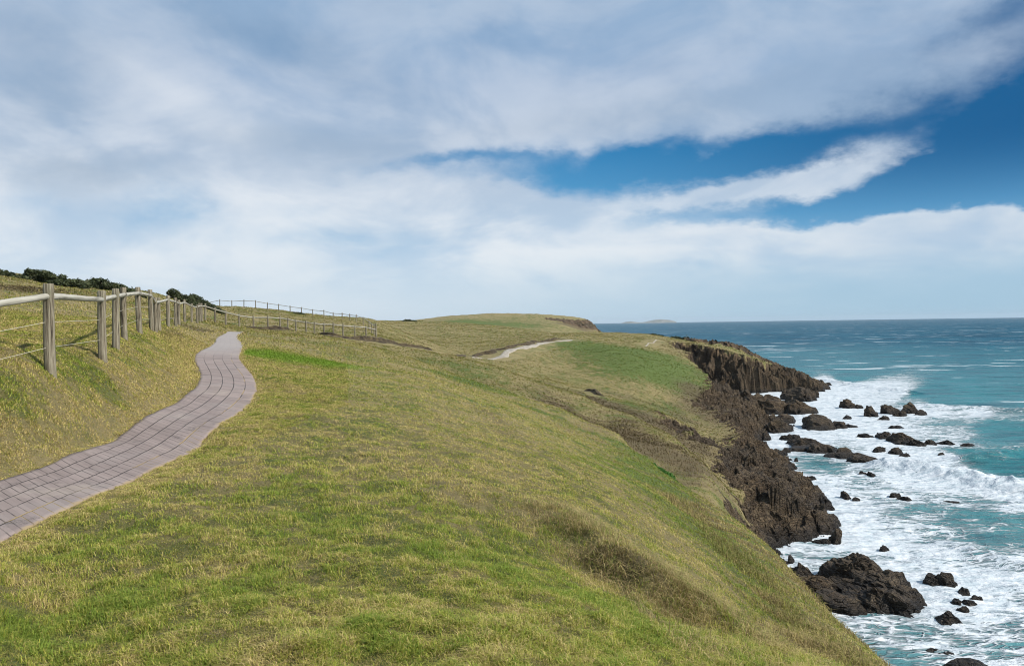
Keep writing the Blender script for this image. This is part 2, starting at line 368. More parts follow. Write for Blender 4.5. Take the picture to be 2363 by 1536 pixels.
def b_rock(t, b, out):
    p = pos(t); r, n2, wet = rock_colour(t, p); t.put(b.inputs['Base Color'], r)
    t.put(b.inputs['Roughness'], t.m('SUBTRACT', .9, t.m('MULTIPLY', wet, .5))); t.put(b.inputs['Normal'], rock_bump(t, p))
M_ROCK = material('sea_rock', b_rock)

# ------------------------------------------------------------------ the paved path: paired edge points
PE = [ # left edge x,y ; right edge x,y on the photograph
((0,1113),(130,1183)),((125,1069),(262,1128)),((215,1030),(358,1083)),((286,997),(430,1044)),((358,954),(501,986)),((400,931),(535,965)),((422,918),(555,950)),((440,902),(578,928)),((451,890),(590,908)),((460,875),(592,893)),
((462,861),(587,872)),((456,846),(571,852)),((450,834),(560,839)),((449,825),(554,827)),((452,817),(554,817)),((462,810),(559,807)),((476,803),(562,799)),((490,795),(557,790)),((498,788),(550,783)),((497,783),(548,778)),((503,776),(551,773)),((514,770),(559,768.5)),((526,765),(563,766)),]
EL = [hit(a[0], a[1], 1.5, 70) for a, b in PE]; ER = [hit(b[0], b[1], 1.5, 70) for a, b in PE]
_dv = ((EL[0]+ER[0])-(EL[2]+ER[2])).normalized(); _dv.z = 0     # the path runs on straight outside the picture
for k in (2.2, 4.4):
    EL.insert(0, EL[0]+_dv*2.2); ER.insert(0, ER[0]+_dv*2.2)
def cr_spline(P_, n_):
    out = []
    for i in range(len(P_)-1):
        p0 = P_[max(i-1, 0)]; p1 = P_[i]; p2 = P_[i+1]; p3 = P_[min(i+2, len(P_)-1)]
        for k in range(n_):
            t = k/n_; out.append(.5*((2*p1)+(p2-p0)*t+(2*p0-5*p1+4*p2-p3)*t*t+(3*p1-p0-3*p2+p3)*t**3))
    out.append(P_[-1]); return out
SL = np.array(cr_spline(EL, 14)); SR = np.array(cr_spline(ER, 14))
print('path widths', [round((a-b).length, 2) for a, b in zip(EL, ER)])
CEN = (SL+SR)/2
_tg = np.gradient(CEN, axis=0)[:, :2]; _tg = np.stack([np.convolve(np.pad(_tg[:, k], 6, 'edge'), np.ones(13)/13, 'valid') for k in (0, 1)], -1)
_tg /= np.linalg.norm(_tg, axis=1, keepdims=True); _cr = SR-SL
WID = np.abs(_cr[:, 0]*_tg[:, 1]-_cr[:, 1]*_tg[:, 0])/2      # true half width across the path
# fall straight across the path: take out the share of the pair's fall that is the path's own gradient
_gz = np.gradient(CEN[:, 2])/np.maximum(np.linalg.norm(np.gradient(CEN, axis=0)[:, :2], axis=1), 1e-4)
CXF = (_cr[:, 2] - _gz*(_cr[:, 0]*_tg[:, 0]+_cr[:, 1]*_tg[:, 1]))/(2*np.maximum(WID, .3))
def path_dist(X, Y):
    d, ex = polydist(X, Y, CEN[::2], WID[::2, None]); return np.abs(d)-ex[0], d
def _pm(X, Y):
    out = np.zeros(X.shape); m = (X > -14) & (X < 0) & (Y < 60) if True else None
    # the path winds to about 18 m on the left
    m = (X > -32) & (X < 1) & (Y < 60) & (Y > -1)
    if m.any():
        d, _ = path_dist(X[m], Y[m]); out[m] = sstep(.9, .1, d)
    return out
CZ = np.linalg.norm((SL-SR)[:, :2], axis=1); CX = np.clip(CXF, -.12, .12)
EXP = np.stack([WID, (SL[:, 2]+SR[:, 2])/2, CX], -1)
def _pp(X, Y, z):
    m = (X > -32) & (X < 1) & (Y < 60) & (Y > -1)
    if not m.any(): return z
    z = z.copy(); d, ex = polydist(X[m], Y[m], CEN[::2], EXP[::2]); e = np.abs(d)-ex[0]
    pz = ex[1]+ex[2]*np.clip(d, -ex[0]-.1, ex[0]+.1)
    k = sstep(.26, .05, e); z[m] = z[m]*(1-k) + (pz-.012-.03*sstep(.02, -.06, e))*k
    return z
PATHMASK = _pm; PATHPLANE = _pp
def path_z(X, Y):
    d, ex = polydist(X, Y, CEN[::2], EXP[::2]); return ex[1]+ex[2]*d

# ------------------------------------------------------------------ patches of different turf: centre, end of the long axis, half width
def patch_list():
    L = []
    def add(c, e, w, ch, amp, y0=2, y1=400):
        a = hit(*c, y0, y1); b = hit(*e, y0, y1); L.append((a.x, a.y, b.x, b.y, w, ch, amp))
    add((590,814),(720,830),2.2,2,1.0,20,60); add((760,838),(860,848),1.6,0,.5,20,60)
    
    # lush slope in the middle distance
    add((1430,812),(1520,850),13,0,.95,120,220); add((1470,850),(1560,880),8,0,.55,110,200); add((1390,800),(1330,790),7,0,.45,120,220)
    add((1420,935),(1540,940),4,0,.7,80,130); add((1520,815),(1600,860),6,0,.5,120,220)
    add((1075,880),(1110,893),2.0,0,1.1,30,70); add((1180,930),(1420,1015),.6,0,.6,25,60); add((1500,1060),(1500,1110),1.5,0,.6,20,40)
    add((1030,843),(1060,850),3,0,.6,60,90)
    add((1060,742),(1150,748),18,0,1.0,300,520); add((1080,748),(1150,752),8,1,.4,300,500)
    add((60,920),(200,870),.7,0,.25,6,20)
    # brown heathy scarp
    add((1325,1235),(1430,1285),.16,1,.7,5,14); add((1430,1290),(1560,1350),.22,1,.85,5,14); add((1560,1350),(1660,1405),.34,1,.95,5,14); add((1680,1420),(1790,1490),.25,1,.6,5,14)
    # darker growth in the folds between the spurs
    add((930,826),(1090,866),2.0,1,.28,60,100); add((1100,880),(1260,928),2.0,1,.3,56,90); add((1270,932),(1430,1005),1.8,1,.35,50,80); add((1440,1010),(1580,1090),1.8,1,.4,46,70)
    add((1060,835),(1180,862),3,1,.45,95,130); add((1190,866),(1340,908),3,1,.5,85,120); add((1350,912),(1480,970),3,1,.6,80,110)
    add((1110,940),(1180,990),.6,1,.5,10,40); add((1180,1000),(1300,1060),.9,1,.35,10,40)
    add((1560,1150),(1700,1300),.5,1,.4,10,30); add((1740,1330),(1900,1500),.5,1,.4,8,30)
    add((1640,1240),(1780,1400),1.0,0,.5,8,30); add((1420,1090),(1560,1180),1.4,0,.4,10,30)
    add((1230,900),(1420,970),3,1,.45,50,80); add((1400,1000),(1570,1060),2.5,1,.5,45,70)
    add((1520,990),(1600,1040),3,1,.5,60,100); add((1400,900),(1560,960),3,1,.5,80,120); add((1600,900),(1650,960),6,1,.6,100,150)
    add((60,665),(20,668),3,1,.9,25,60); add((150,668),(250,680),1.2,1,.6,40,70); add((230,912),(300,905),.5,1,.5,8,20); add((380,770),(420,772),.5,1,.7,20,40)
    add((250,840),(330,880),.8,1,.35,8,25); add((450,757),(500,763),1.0,1,.8,35,70)
    add((700,745),(760,750),3,1,.5,80,130); add((1300,748),(1390,752),10,1,.8,350,480)
    return L
PATCH = patch_list()
def turf(X, Y, wd=None):
    r = np.sqrt(X*X+Y*Y)
    base = .42 + .26*fbm(X*.35, Y*.35, o=3, s=50) + .48*fbm(X*1.7, Y*1.7, o=3, s=51) + .45*fbm(X*5.2, Y*5.2, o=2, s=60)*np.clip(25/r, 0, 1) + .25*fbm(X*.04, Y*.04, o=3, s=52)
    base = base - .15*sstep(14, 60, r) + .16*sstep(12, 4, r) 
    brown = .06 + .30*fbm(X*.5+9, Y*.5, o=4, s=53) + .16*fbm(X*.07, Y*.09, o=3, s=54)
    left = sstep(-5.5, -9, X)*sstep(60, 30, r); brown = brown + .10*left*sstep(.0, .5, fbm(X*.8, Y*.8, o=3, s=57)+.25)
    # seaward slopes are drier and browner
    steep = .5*sstep(0, 5, X)*sstep(60, 20, Y); strk = fbm(X*.45, Y*2.6, o=3, s=58)*sstep(0, 4, X)*sstep(120, 60, Y); base = base+.6*strk; brown = brown-.6*strk
    fm_ = (Y > 40) & (Y < 260) & (X > 2)
    if fm_.any():
        e_ = polydist(X[fm_], Y[fm_], FOOT)[0]; kk = sstep(-11, -3, e_+3*fbm(X[fm_]*.25, Y[fm_]*.25, o=3, s=59)); brown[fm_] += .28*kk; base[fm_] -= .1*kk
    brown = brown + .80*steep; base = base - .06*steep
    wx = X + .35*np.clip(r/12, .3, 8)*fbm(X*.9*np.clip(12/r, .05, 3), Y*.9*np.clip(12/r, .05, 3), o=3, s=55)
    wy = Y + .35*np.clip(r/12, .3, 8)*fbm(X*.9*np.clip(12/r, .05, 3)+40, Y*.9*np.clip(12/r, .05, 3), o=3, s=56)
    bright = np.zeros(X.shape)
    for ax, ay, bx, by, w, ch, amp in PATCH:
        dx, dy = bx-ax, by-ay; l2 = dx*dx+dy*dy+1e-6; L = math.sqrt(l2)
        m = (np.abs(X-(ax+bx)/2) < L+3*w+3) & (np.abs(Y-(ay+by)/2) < L+3*w+3)
        if not m.any(): continue
        t = np.clip(((wx[m]-ax)*dx+(wy[m]-ay)*dy)/l2, 0, 1)
        d = np.hypot(wx[m]-ax-t*dx, wy[m]-ay-t*dy)
        k = amp*np.exp(-(d/w)**2)
        if ch == 0: base[m] += k
        elif ch == 1: brown[m] += k
        else: bright[m] += k
    dirt = np.zeros(X.shape)
    m = (X > -32) & (X < 1) & (Y < 60) & (Y > -1)
    if m.any():
        d, sd = path_dist(X[m], Y[m])
        k = np.exp(-(np.clip(d, 0, 9)/np.where(sd < 0, .62, .12))**1.5); base[m] -= .8*k; brown[m] -= .6*k; bright[m] *= 1-k
        dirt[m] = .46*np.exp(-np.clip(d, 0, 9)/np.where(sd < 0, .16, .03))
    return np.stack([np.clip(base, 0, 1.2), np.clip(brown, 0, 1.2), np.clip(bright, 0, 1)], -1), dirt

# ------------------------------------------------------------------ ground and rocky shore
def th_grid(lo, hi, fine_lo, fine_hi, step, coarse=.03):
    return np.concatenate([np.arange(lo, fine_lo, coarse), np.arange(fine_lo, fine_hi, step), np.arange(fine_hi, hi, coarse)])
th = th_grid(-1.75, 1.75, -.64, .64, .00155); rr = np.exp(np.arange(math.log(.4), math.log(950), .0056))
R_, TH = np.meshgrid(rr, th, indexing='ij'); X = R_*np.sin(TH); Y = R_*np.cos(TH)
Yc = Y
z, rock, wd, fd = land(X, Yc)
g, dirt = turf(X, Yc)
keepv = z > SEA-4
ROCKBOX = (TH > .10) & (TH < .62) & (R_ > 38) & (R_ < 290)
inner = ROCKBOX & (TH > .105) & (TH < .615) & (R_ > 39) & (R_ < 285)
rv = (rock > .9) & inner
def facemask(v, mode):
    a = np.stack([v[:-1, :-1], v[:-1, 1:], v[1:, 1:], v[1:, :-1]]); return a.all(0) if mode == 'all' else a.any(0)
keep = ~facemask(rv, 'all') & facemask(keepv, 'any')
V = np.stack([X, Y, z], -1).reshape(-1, 3)
Fq = grid_faces(*X.shape, keep)
at = {'rock': rock.ravel(), 'g': g.reshape(-1, 3), 'dirt': dirt.ravel(), 'thatch': (.85*sstep(26, 7, R_)*(1-np.clip(dirt*3, 0, 1))).ravel()}
V, Fq, at = compact(V, Fq, at)
ground = mesh_np('ground', V, Fq[:, ::-1], M_GROUND, at); tag(ground, kind='structure')
print('ground', len(V), time.time()-T0)
th2 = np.arange(.10, .62, .00072); rr2 = np.exp(np.arange(math.log(38), math.log(290), .0021))
R2, T2 = np.meshgrid(rr2, th2, indexing='ij'); X2 = R2*np.sin(T2); Y2 = R2*np.cos(T2)
# only evaluate near the shore
fd0, _ = polydist(X2, Y2, FOOT); wd0, _ = polydist(X2, Y2, WAT)
need = (fd0 > -16) & (wd0 < 7)
z2 = np.full(X2.shape, SEA-6.0); rk2 = np.zeros(X2.shape)
a, b_, c_, d_ = land(X2[need], Y2[need]); z2[need] = a; rk2[need] = b_
g2 = np.zeros(X2.shape+(3,)); dd2 = np.zeros(X2.shape); gg, dd = turf(X2[need], Y2[need]); g2[need] = gg; dd2[need] = dd
# shift rock sideways a little so faces overhang and break up
sh = rk2*np.clip(1, 0, 1)
fE = (.55+1.1*sstep(180, 200, Y2))*sh; fq_ = np.where(Y2 > 190, .45, .9); X2o = X2; X2 = X2 + fE*fbm(X2*fq_, Y2*fq_, z2*fq_, o=4, s=61); Y2 = Y2 + fE*fbm(X2o*fq_+31, Y2*fq_, z2*fq_, o=4, s=62)
k2 = facemask(need, 'all') & facemask((rk2 > .55), 'any') & facemask(z2 > SEA-2, 'any')
V = np.stack([X2, Y2, z2], -1).reshape(-1, 3); Fq = grid_faces(*X2.shape, k2)
V, Fq, at = compact(V, Fq, {'rock': rk2.ravel(), 'g': g2.reshape(-1, 3), 'dirt': dd2.ravel()})
shore = mesh_np('rocky_shore', V, Fq[:, ::-1], M_GROUND, at, smooth=False); tag(shore, kind='structure')
print('shore', len(V), time.time()-T0)

# ------------------------------------------------------------------ paved path
def b_path(t, b, out):
    uv = t.attr('puv', 1); sx = t.node('ShaderNodeSeparateXYZ'); t.put(sx.inputs[0], uv)
    p = pos(t)
    wob = t.m('MULTIPLY', t.m('SUBTRACT', t.noise(p, 2.5, 3, .6), .5), .10)
    u = t.m('ADD', sx.outputs[0], wob); lane = t.m('FLOOR', u); fu = t.m('SUBTRACT', u, lane)
    du = t.m('ABSOLUTE', t.m('SUBTRACT', t.m('FRACT', t.m('ADD', u, .5)), .5))
    inside = t.m('MULTIPLY', t.m('GREATER_THAN', u, .4), t.m('LESS_THAN', u, 4.6))
    shiftv = t.m('FRACT', t.m('MULTIPLY', t.m('SINE', t.m('MULTIPLY', lane, 12.9)), 43.7))
    v = t.m('ADD', t.m('MULTIPLY', sx.outputs[1], 1/.165), t.m('ADD', shiftv, t.m('MULTIPLY', wob, .6)))
    dv = t.m('ABSOLUTE', t.m('SUBTRACT', t.m('FRACT', t.m('ADD', v, .5)), .5))
    wn = t.noise(p, 6, 4, .7)
    jl = t.m('MULTIPLY', t.m('MULTIPLY', t.ss(du, .012, .042, 1, 0), inside), t.ss(t.noise(p, 2.2, 4, .7), .32, .5, .35, 1))
    jt = t.m('MULTIPLY', t.ss(dv, .020, .065, 1, 0), t.ss(t.noise(p, 2.5, 4, .7), .34, .58, .2, .85))
    bid = t.node('ShaderNodeTexWhiteNoise', noise_dimensions='2D'); cb = t.node('ShaderNodeCombineXYZ'); t.put(cb.inputs[0], lane); t.put(cb.inputs[1], t.m('FLOOR', t.m('ADD', v, .5))); t.put(bid.inputs['Vector'], cb.outputs[0])
    base = t.mix(t.m('MULTIPLY', bid.outputs[0], .75), (.315, .250, .222), (.215, .168, .150))
    base = t.mix(t.ss(t.noise(p, 1.3, 5, .6), .45, .75, 0, .45), base, (.32, .28, .255))
    sp = t.voro(p, 95, 'F1'); base = t.mix(t.ss(sp, .0, .35, .4, 0), base, (.14, .12, .12))
    stain = t.m('MULTIPLY', t.ss(t.noise(t.map(p, (1, 1, 1)), 1.9, 4, .6), .56, .70), t.ss(t.noise(p, 55, 3, .7), .45, .6))
    base = t.mix(t.m('MULTIPLY', stain, .75), base, (.06, .055, .05))
    # earth washed up pale in the far stretch
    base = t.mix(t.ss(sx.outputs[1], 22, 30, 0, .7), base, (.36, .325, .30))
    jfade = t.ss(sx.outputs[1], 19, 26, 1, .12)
    jd = t.m('MULTIPLY', t.m('MAXIMUM', jl, t.m('MULTIPLY', jt, .75)), jfade)
    # dry grass in the seaward joints
    dry = t.m('MULTIPLY', t.ss(u, 3.7, 3.95), t.ss(t.noise(p, .9, 3, .6), .44, .56))
    jc = t.mix(dry, (.035, .03, .028), (.42, .29, .10))
    c = t.mix(jd, base, jc)
    ed = t.ss(t.m('ADD', t.m('ABSOLUTE', t.m('SUBTRACT', sx.outputs[0], 2.5)), t.m('MULTIPLY', t.m('SUBTRACT', t.noise(p, 3, 6, .75), .5), 1.1)), 2.36, 2.62); c = t.mix(t.m('MULTIPLY', ed, .75), c, (.36, .27, .13))
    sand = t.m('MULTIPLY', t.ss(t.noise(p, .8, 5, .7), .54, .68), .4); c = t.mix(sand, c, (.42, .35, .28))
    t.put(b.inputs['Base Color'], c); b.inputs['Roughness'].default_value = .9
    h = t.m('ADD', t.m('MULTIPLY', jd, -1.0), t.m('MULTIPLY', t.noise(p, 70, 4, .7), .35))
    h = t.m('ADD', h, t.m('MULTIPLY', bid.outputs[0], .25))
    t.put(b.inputs['Normal'], t.bump(h, .9, .012))
M_PATH = material('concrete_pavers', b_path)
def ribbon(name, L, Rr, mat, nc=20, lift=.02, ragged=.035, zfun=None, edge=.05, uvw=5):
    nL = len(L); s_ = np.linspace(0, 1, nc)
    cen = (L+Rr)/2; lens = np.concatenate([[0], np.cumsum(np.linalg.norm(np.diff(cen, axis=0), axis=1))])
    Xp = L[:, None, 0]*(1-s_)+Rr[:, None, 0]*s_; Yp = L[:, None, 1]*(1-s_)+Rr[:, None, 1]*s_
    lv = np.repeat(lens[:, None], nc, 1)
    if ragged:
        for e, sg in ((0, -1), (nc-1, 1)):
            dX = Rr[:, 0]-L[:, 0]; dY = Rr[:, 1]-L[:, 1]; dl = np.hypot(dX, dY)
            q = ragged*fbm(lens*4, lens*0+sg*7.0, o=3, s=71)
            Xp[:, e] += sg*q*dX/dl; Yp[:, e] += sg*q*dY/dl
    Z = zfun(Xp, Yp)+lift; uu = np.repeat(s_[None]*uvw, nL, 0)
    # skirts down into the turf
    Xa = np.concatenate([Xp[:, :1], Xp, Xp[:, -1:]], 1); Ya = np.concatenate([Yp[:, :1], Yp, Yp[:, -1:]], 1)
    Za = np.concatenate([Z[:, :1]-edge, Z, Z[:, -1:]-edge], 1); U = np.concatenate([uu[:, :1], uu, uu[:, -1:]], 1); Lv = np.concatenate([lv[:, :1], lv, lv[:, -1:]], 1)
    V = np.stack([Xa, Ya, Za], -1).reshape(-1, 3); puv = np.stack([U, Lv, U*0], -1).reshape(-1, 3)
    return mesh_np(name, V, grid_faces(nL, nc+2), mat, {'puv': puv})
def resample(L, Rr, step):
    cen = (L+Rr)/2; lens = np.concatenate([[0], np.cumsum(np.linalg.norm(np.diff(cen, axis=0), axis=1))])
    t = np.arange(0, lens[-1], step)
    f = lambda A: np.stack([np.interp(t, lens, A[:, k]) for k in range(3)], -1)
    return f(L), f(Rr)
def baseland(X, Y):
    return land(X, Y, True)[0]
L1, R1 = resample(SL, SR, .06)
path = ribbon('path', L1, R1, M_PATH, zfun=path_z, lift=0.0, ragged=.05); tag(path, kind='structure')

# bare earth tracks further off
def b_dirt(t, b, out):
    p = pos(t); t.put(b.inputs['Base Color'], t.ramp(t.noise(p, 1.6, 6, .7), [(.3, (.25, .21, .16)), (.55, (.42, .37, .30)), (.8, (.52, .48, .42))])); b.inputs['Roughness'].default_value = .95
    t.put(b.inputs['Normal'], t.bump(t.noise(p, 4, 6, .7), .6, .08))
M_DIRT = material('bare_earth', b_dirt)
CLEAR = []
def track(name, pl, pr, y0, y1, step, mat=M_DIRT, lift=.05, ragged=.3, nc=8):
    L = np.array(cr_spline([hit(*q, y0, y1) for q in pl], 8)); Rr = np.array(cr_spline([hit(*q, y0, y1) for q in pr], 8))
    L, Rr = resample(L, Rr, step); CLEAR.append((((L+Rr)/2)[::3, :2], np.linalg.norm(L-Rr, axis=1).mean()*.5+1.2))
    o = ribbon(name, L, Rr, mat, nc=nc, lift=lift, ragged=ragged, zfun=baseland, edge=.5); tag(o, kind='structure'); return o
track('dirt_track', [(1090,826),(1130,825),(1152,820),(1163,812),(1180,806),(1215,797),(1260,788),(1322,782.5)], [(1090,830),(1135,830),(1172,824),(1176,815),(1196,810),(1225,802),(1265,791.5),(1322,785.5)], 100, 220, .6)
track('dirt_track', [(1489,795),(1510,788),(1522,783)], [(1490,796.5),(1511,789.5),(1523,784.3)], 170, 250, .8, ragged=.2)

# broken earth lips where the turf has slipped above the tracks
def b_lip(t, b, out):
    p = pos(t); t.put(b.inputs['Base Color'], t.ramp(t.noise(p, 2.2, 6, .7), [(.35, (.030, .022, .014)), (.5, (.080, .060, .036)), (.68, (.19, .15, .075))])); b.inputs['Roughness'].default_value = .95
    t.put(b.inputs['Normal'], t.bump(t.noise(p, 3, 6, .75), 1, .2))
M_LIP = material('slipped_earth', b_lip)
def lip(pp, hgt, y0, y1, step=.35, depth=.5):
    C = np.array(cr_spline([hit(*q, y0, y1) for q in pp], 10)); lens = np.concatenate([[0], np.cumsum(np.linalg.norm(np.diff(C, axis=0), axis=1))])
    CLEAR.append((C[:, :2], hgt*2+.6))
    t = np.arange(0, lens[-1], step); x = np.interp(t, lens, C[:, 0]); y = np.interp(t, lens, C[:, 1])
    tx = np.gradient(x); ty = np.gradient(y); tl = np.hypot(tx, ty); nx, ny = -ty/tl, tx/tl
    flip = np.where(ny < 0, -1, 1); nx = nx*flip; ny = ny*flip      # away from the viewer
    w = 1+.6*fbm(t*.5, t*0+5, o=3, s=81); h = hgt*np.clip(.75+.9*fbm(t*.35, t*0, o=4, s=82), .12, 2)*np.sin(np.clip(t/lens[-1], 0, 1)*math.pi)**.3
    off = 1.2*hgt*fbm(t*.3, t*0+3, o=3, s=83); x = x+nx*off; y = y+ny*off
    prof = [(-.9, -.25), (-.45, .12), (0.0, .45), (.05, .85), (.35, 1.0), (1.2, .55), (2.6, -.25)]
    V = []
    for a, b2 in prof:
        xx = x+nx*a*depth*w; yy = y+ny*a*depth*w
        zz = baseland(xx, yy)
        V.append(np.stack([xx, yy, zz+b2*h + .06*hgt*fbm(xx*3, yy*3, o=2, s=84)], -1))
    V = np.stack(V, 1); nr, nc = V.shape[:2]
    o = mesh_np('earth_bank', V.reshape(-1, 3), grid_faces(nr, nc), M_LIP, smooth=False); tag(o, kind='structure')
lip([(560,756),(620,759),(700,767),(770,779),(830,785),(870,788),(930,795),(1000,808)], .50, 50, 125, .25, .45)
lip([(1060,823),(1100,824),(1140,817),(1148,811),(1175,806),(1192,798),(1215,796),(1240,789),(1300,780)], .65, 110, 240, .4, .7)
lip([(1348,898),(1365,903),(1380,911)], .45, 80, 125, .3, .5)
lip([(1330,748),(1370,756),(1410,761)], 1.5, 380, 500, 1.5, 2)

# ------------------------------------------------------------------ sea
FC = [(1850,862,.25),(1820,850,0),(1900,882,.9),(1990,895,1),(2080,902,.9),(2125,908,.1),(1960,868,.05),(2200,890,0),(2363,900,0),(2363,850,0),(2000,835,0),(1800,825,0),(1700,790,0),(2363,780,0),(2000,780,0),
(2050,918,.85),(2105,925,.5),(2180,925,.05),(2260,930,.08),(2363,935,0),(2150,943,.95),(2250,950,.8),(2340,952,.5),(1900,930,1),(1980,950,1),(2050,1000,.85),(2200,975,.55),(2300,985,.15),(2350,1010,.1),(2200,1000,.7),(2260,1040,.3),(2350,1030,.4),(2300,1065,.3),(2363,1080,.12),(2150,1060,.9),(2000,1090,.62),(1900,1070,.35),(1840,1060,.4),
(2090,1085,1),(2200,1105,1),(2300,1125,1.1),(2363,1138,1.1),(2363,1165,.8),(2250,1155,.55),(2000,1150,.68),(1880,1130,.85),(1950,1180,.85),(2100,1180,.5),(2250,1185,.38),(2363,1205,.42),(2000,1250,1),(2150,1285,.85),(2250,1340,.9),(2300,1250,.42),(2363,1300,.8),(1850,1255,.5),(1780,1275,.45),(1900,1285,.55),(2200,1450,.6),(2100,1450,.5),(2300,1450,.62),(2000,1480,.45),(2100,1520,.5),(2363,1500,.55),(2363,1400,.7),(1740,910,1.1),(1790,915,1.1),(1760,1020,.6),(1830,1000,.9),(1770,890,1)]
fq = np.array([ray(a, b)[[0, 2]] for a, b, _ in FC]); fY = SEA/fq[:, 1]; fth = np.arctan(fq[:, 0]); fpy = 34000/fY; fv = np.array([c for *_, c in FC])
thS = th_grid(-1.2, 1.3, .10, .64, .0012); py_ = np.concatenate([np.arange(1500, 20, -1.15), np.arange(20, 2.1, -.45), [2.0]]); rS = 34000/py_
RS, TS = np.meshgrid(rS, thS, indexing='ij'); XS = RS*np.sin(TS); YS = RS*np.cos(TS)
vis = (TS > .08) & (TS < .68) & (RS < 1500)
foam = np.zeros(XS.shape)
xs, ys = XS[vis], YS[vis]; u_ = np.arctan2(xs, ys)*F; p_ = 34000/np.maximum(ys, 1)
num = np.zeros(xs.shape); den = np.zeros(xs.shape)
for i in range(len(fv)):
    d2 = ((u_-fth[i]*F)/2.3)**2 + ((p_-fpy[i])*1.0)**2 + 30; w = 1/d2**2; num += w*fv[i]; den += w
ff = num/den
foam[vis] = ff
wdS = np.full(XS.shape, 99.0); wdS[vis] = polydist(xs, ys, WAT)[0]
# rocks are added below; keep their positions for foam
ROCKXY = []

# ------------------------------------------------------------------ rocks in the surf
import bmesh
_ICO = {}
def ico(k):
    if k not in _ICO:
        bm = bmesh.new(); bmesh.ops.create_icosphere(bm, subdivisions=k, radius=1)
        v = np.array([x.co[:] for x in bm.verts]); f = np.array([[q.index for q in p.verts] for p in bm.faces]); bm.free(); _ICO[k] = (v, f)
    return _ICO[k]
def chunk(cx, cy, z0, a, b, c, rot, seed, tilt=0.0, k=4):
    """one fractured block: half widths a, b, height c above z0"""
    rg = np.random.default_rng(seed); v, f = ico(k); v = v.copy()
    v = np.sign(v)*np.abs(v)**.72
    for _ in range(15):
        nrm = rg.normal(size=3); nrm[2] = abs(nrm[2])*.8; nrm /= np.linalg.norm(nrm); dd = rg.uniform(.52, .86)
        s = v@nrm; m = s > dd; v[m] -= np.outer(s[m]-dd, nrm)*.93
    v[:, 2] = v[:, 2]*1.15
    v = v*np.array([a, b, c])
    sc = max(a, b)
    q = v/sc*2.2+seed*1.7
    nd = v/(np.linalg.norm(v, axis=1, keepdims=True)+1e-6)
    f1, f2, cv = worley(q[:, 0]*1.6+q[:, 2]*1.1, q[:, 1]*1.6-q[:, 2]*.6, seed % 50)
    st_ = q[:, 2]*2.6+q[:, 0]*.9+.5*fbm(q[:, 0], q[:, 1], o=2, s=5); saw = st_-np.floor(st_)
    d = .16*sc*(cv-.5) + .07*sc*saw + .13*sc*fbm(q[:, 0], q[:, 1], q[:, 2], o=5, s=seed % 97, g=.62) - .08*sc*np.exp(-(f2-f1)*9)
    v = v + nd*(d*min(1, c/sc*1.6))[:, None]
    ct, st = math.cos(tilt), math.sin(tilt); x = v[:, 0]*ct+v[:, 2]*st; zz = -v[:, 0]*st+v[:, 2]*ct
    cr_, sr = math.cos(rot), math.sin(rot)
    return np.stack([x*cr_-v[:, 1]*sr+cx, x*sr+v[:, 1]*cr_+cy, zz+z0], -1), f
def sea_rock(label, chunks, seed, name='sea_rock', group='dark rocks standing in the surf', det=4):
    """chunks: centre x, waterline y, width and height on the photograph"""
    Vs, Fs = [], []; off = 0
    for i, ch in enumerate(chunks):
        px, py, w, h = ch[:4]; tilt = ch[4] if len(ch) > 4 else 0; zb = ch[5] if len(ch) > 5 else 0
        d = ray(px, py); Y0 = (SEA+zb)/d[2]; s = -d[2]
        a = w/F*Y0/2; dep = a*(1.0 if w < 3.2*h else .6); app = h/F*Y0
        dep = min(dep, app/s*.52)
        c = max(app - 1.2*dep*s, .27*app, .16)
        cx = d[0]*(Y0+dep*.9); cy = Y0+dep*.9
        v, f = chunk(cx, cy, SEA+zb-.15, a*1.12, dep*1.1, c*1.25+.15, RNG.uniform(-.2, .2), seed*13+i, tilt, det)
        Vs.append(v); Fs.append(f+off); off += len(v); ROCKXY.append((cx, cy, a, dep))
    V = np.vstack(Vs); Fc = np.vstack(Fs)
    o3 = V[:, 2].copy(); c0 = np.array([V[:, 0].mean(), V[:, 1].mean(), SEA]); 
    o = mesh_np(name, V-c0, Fc, M_ROCK, smooth=False); o.location = c0
    tag(o, label, 'rock', group); return o
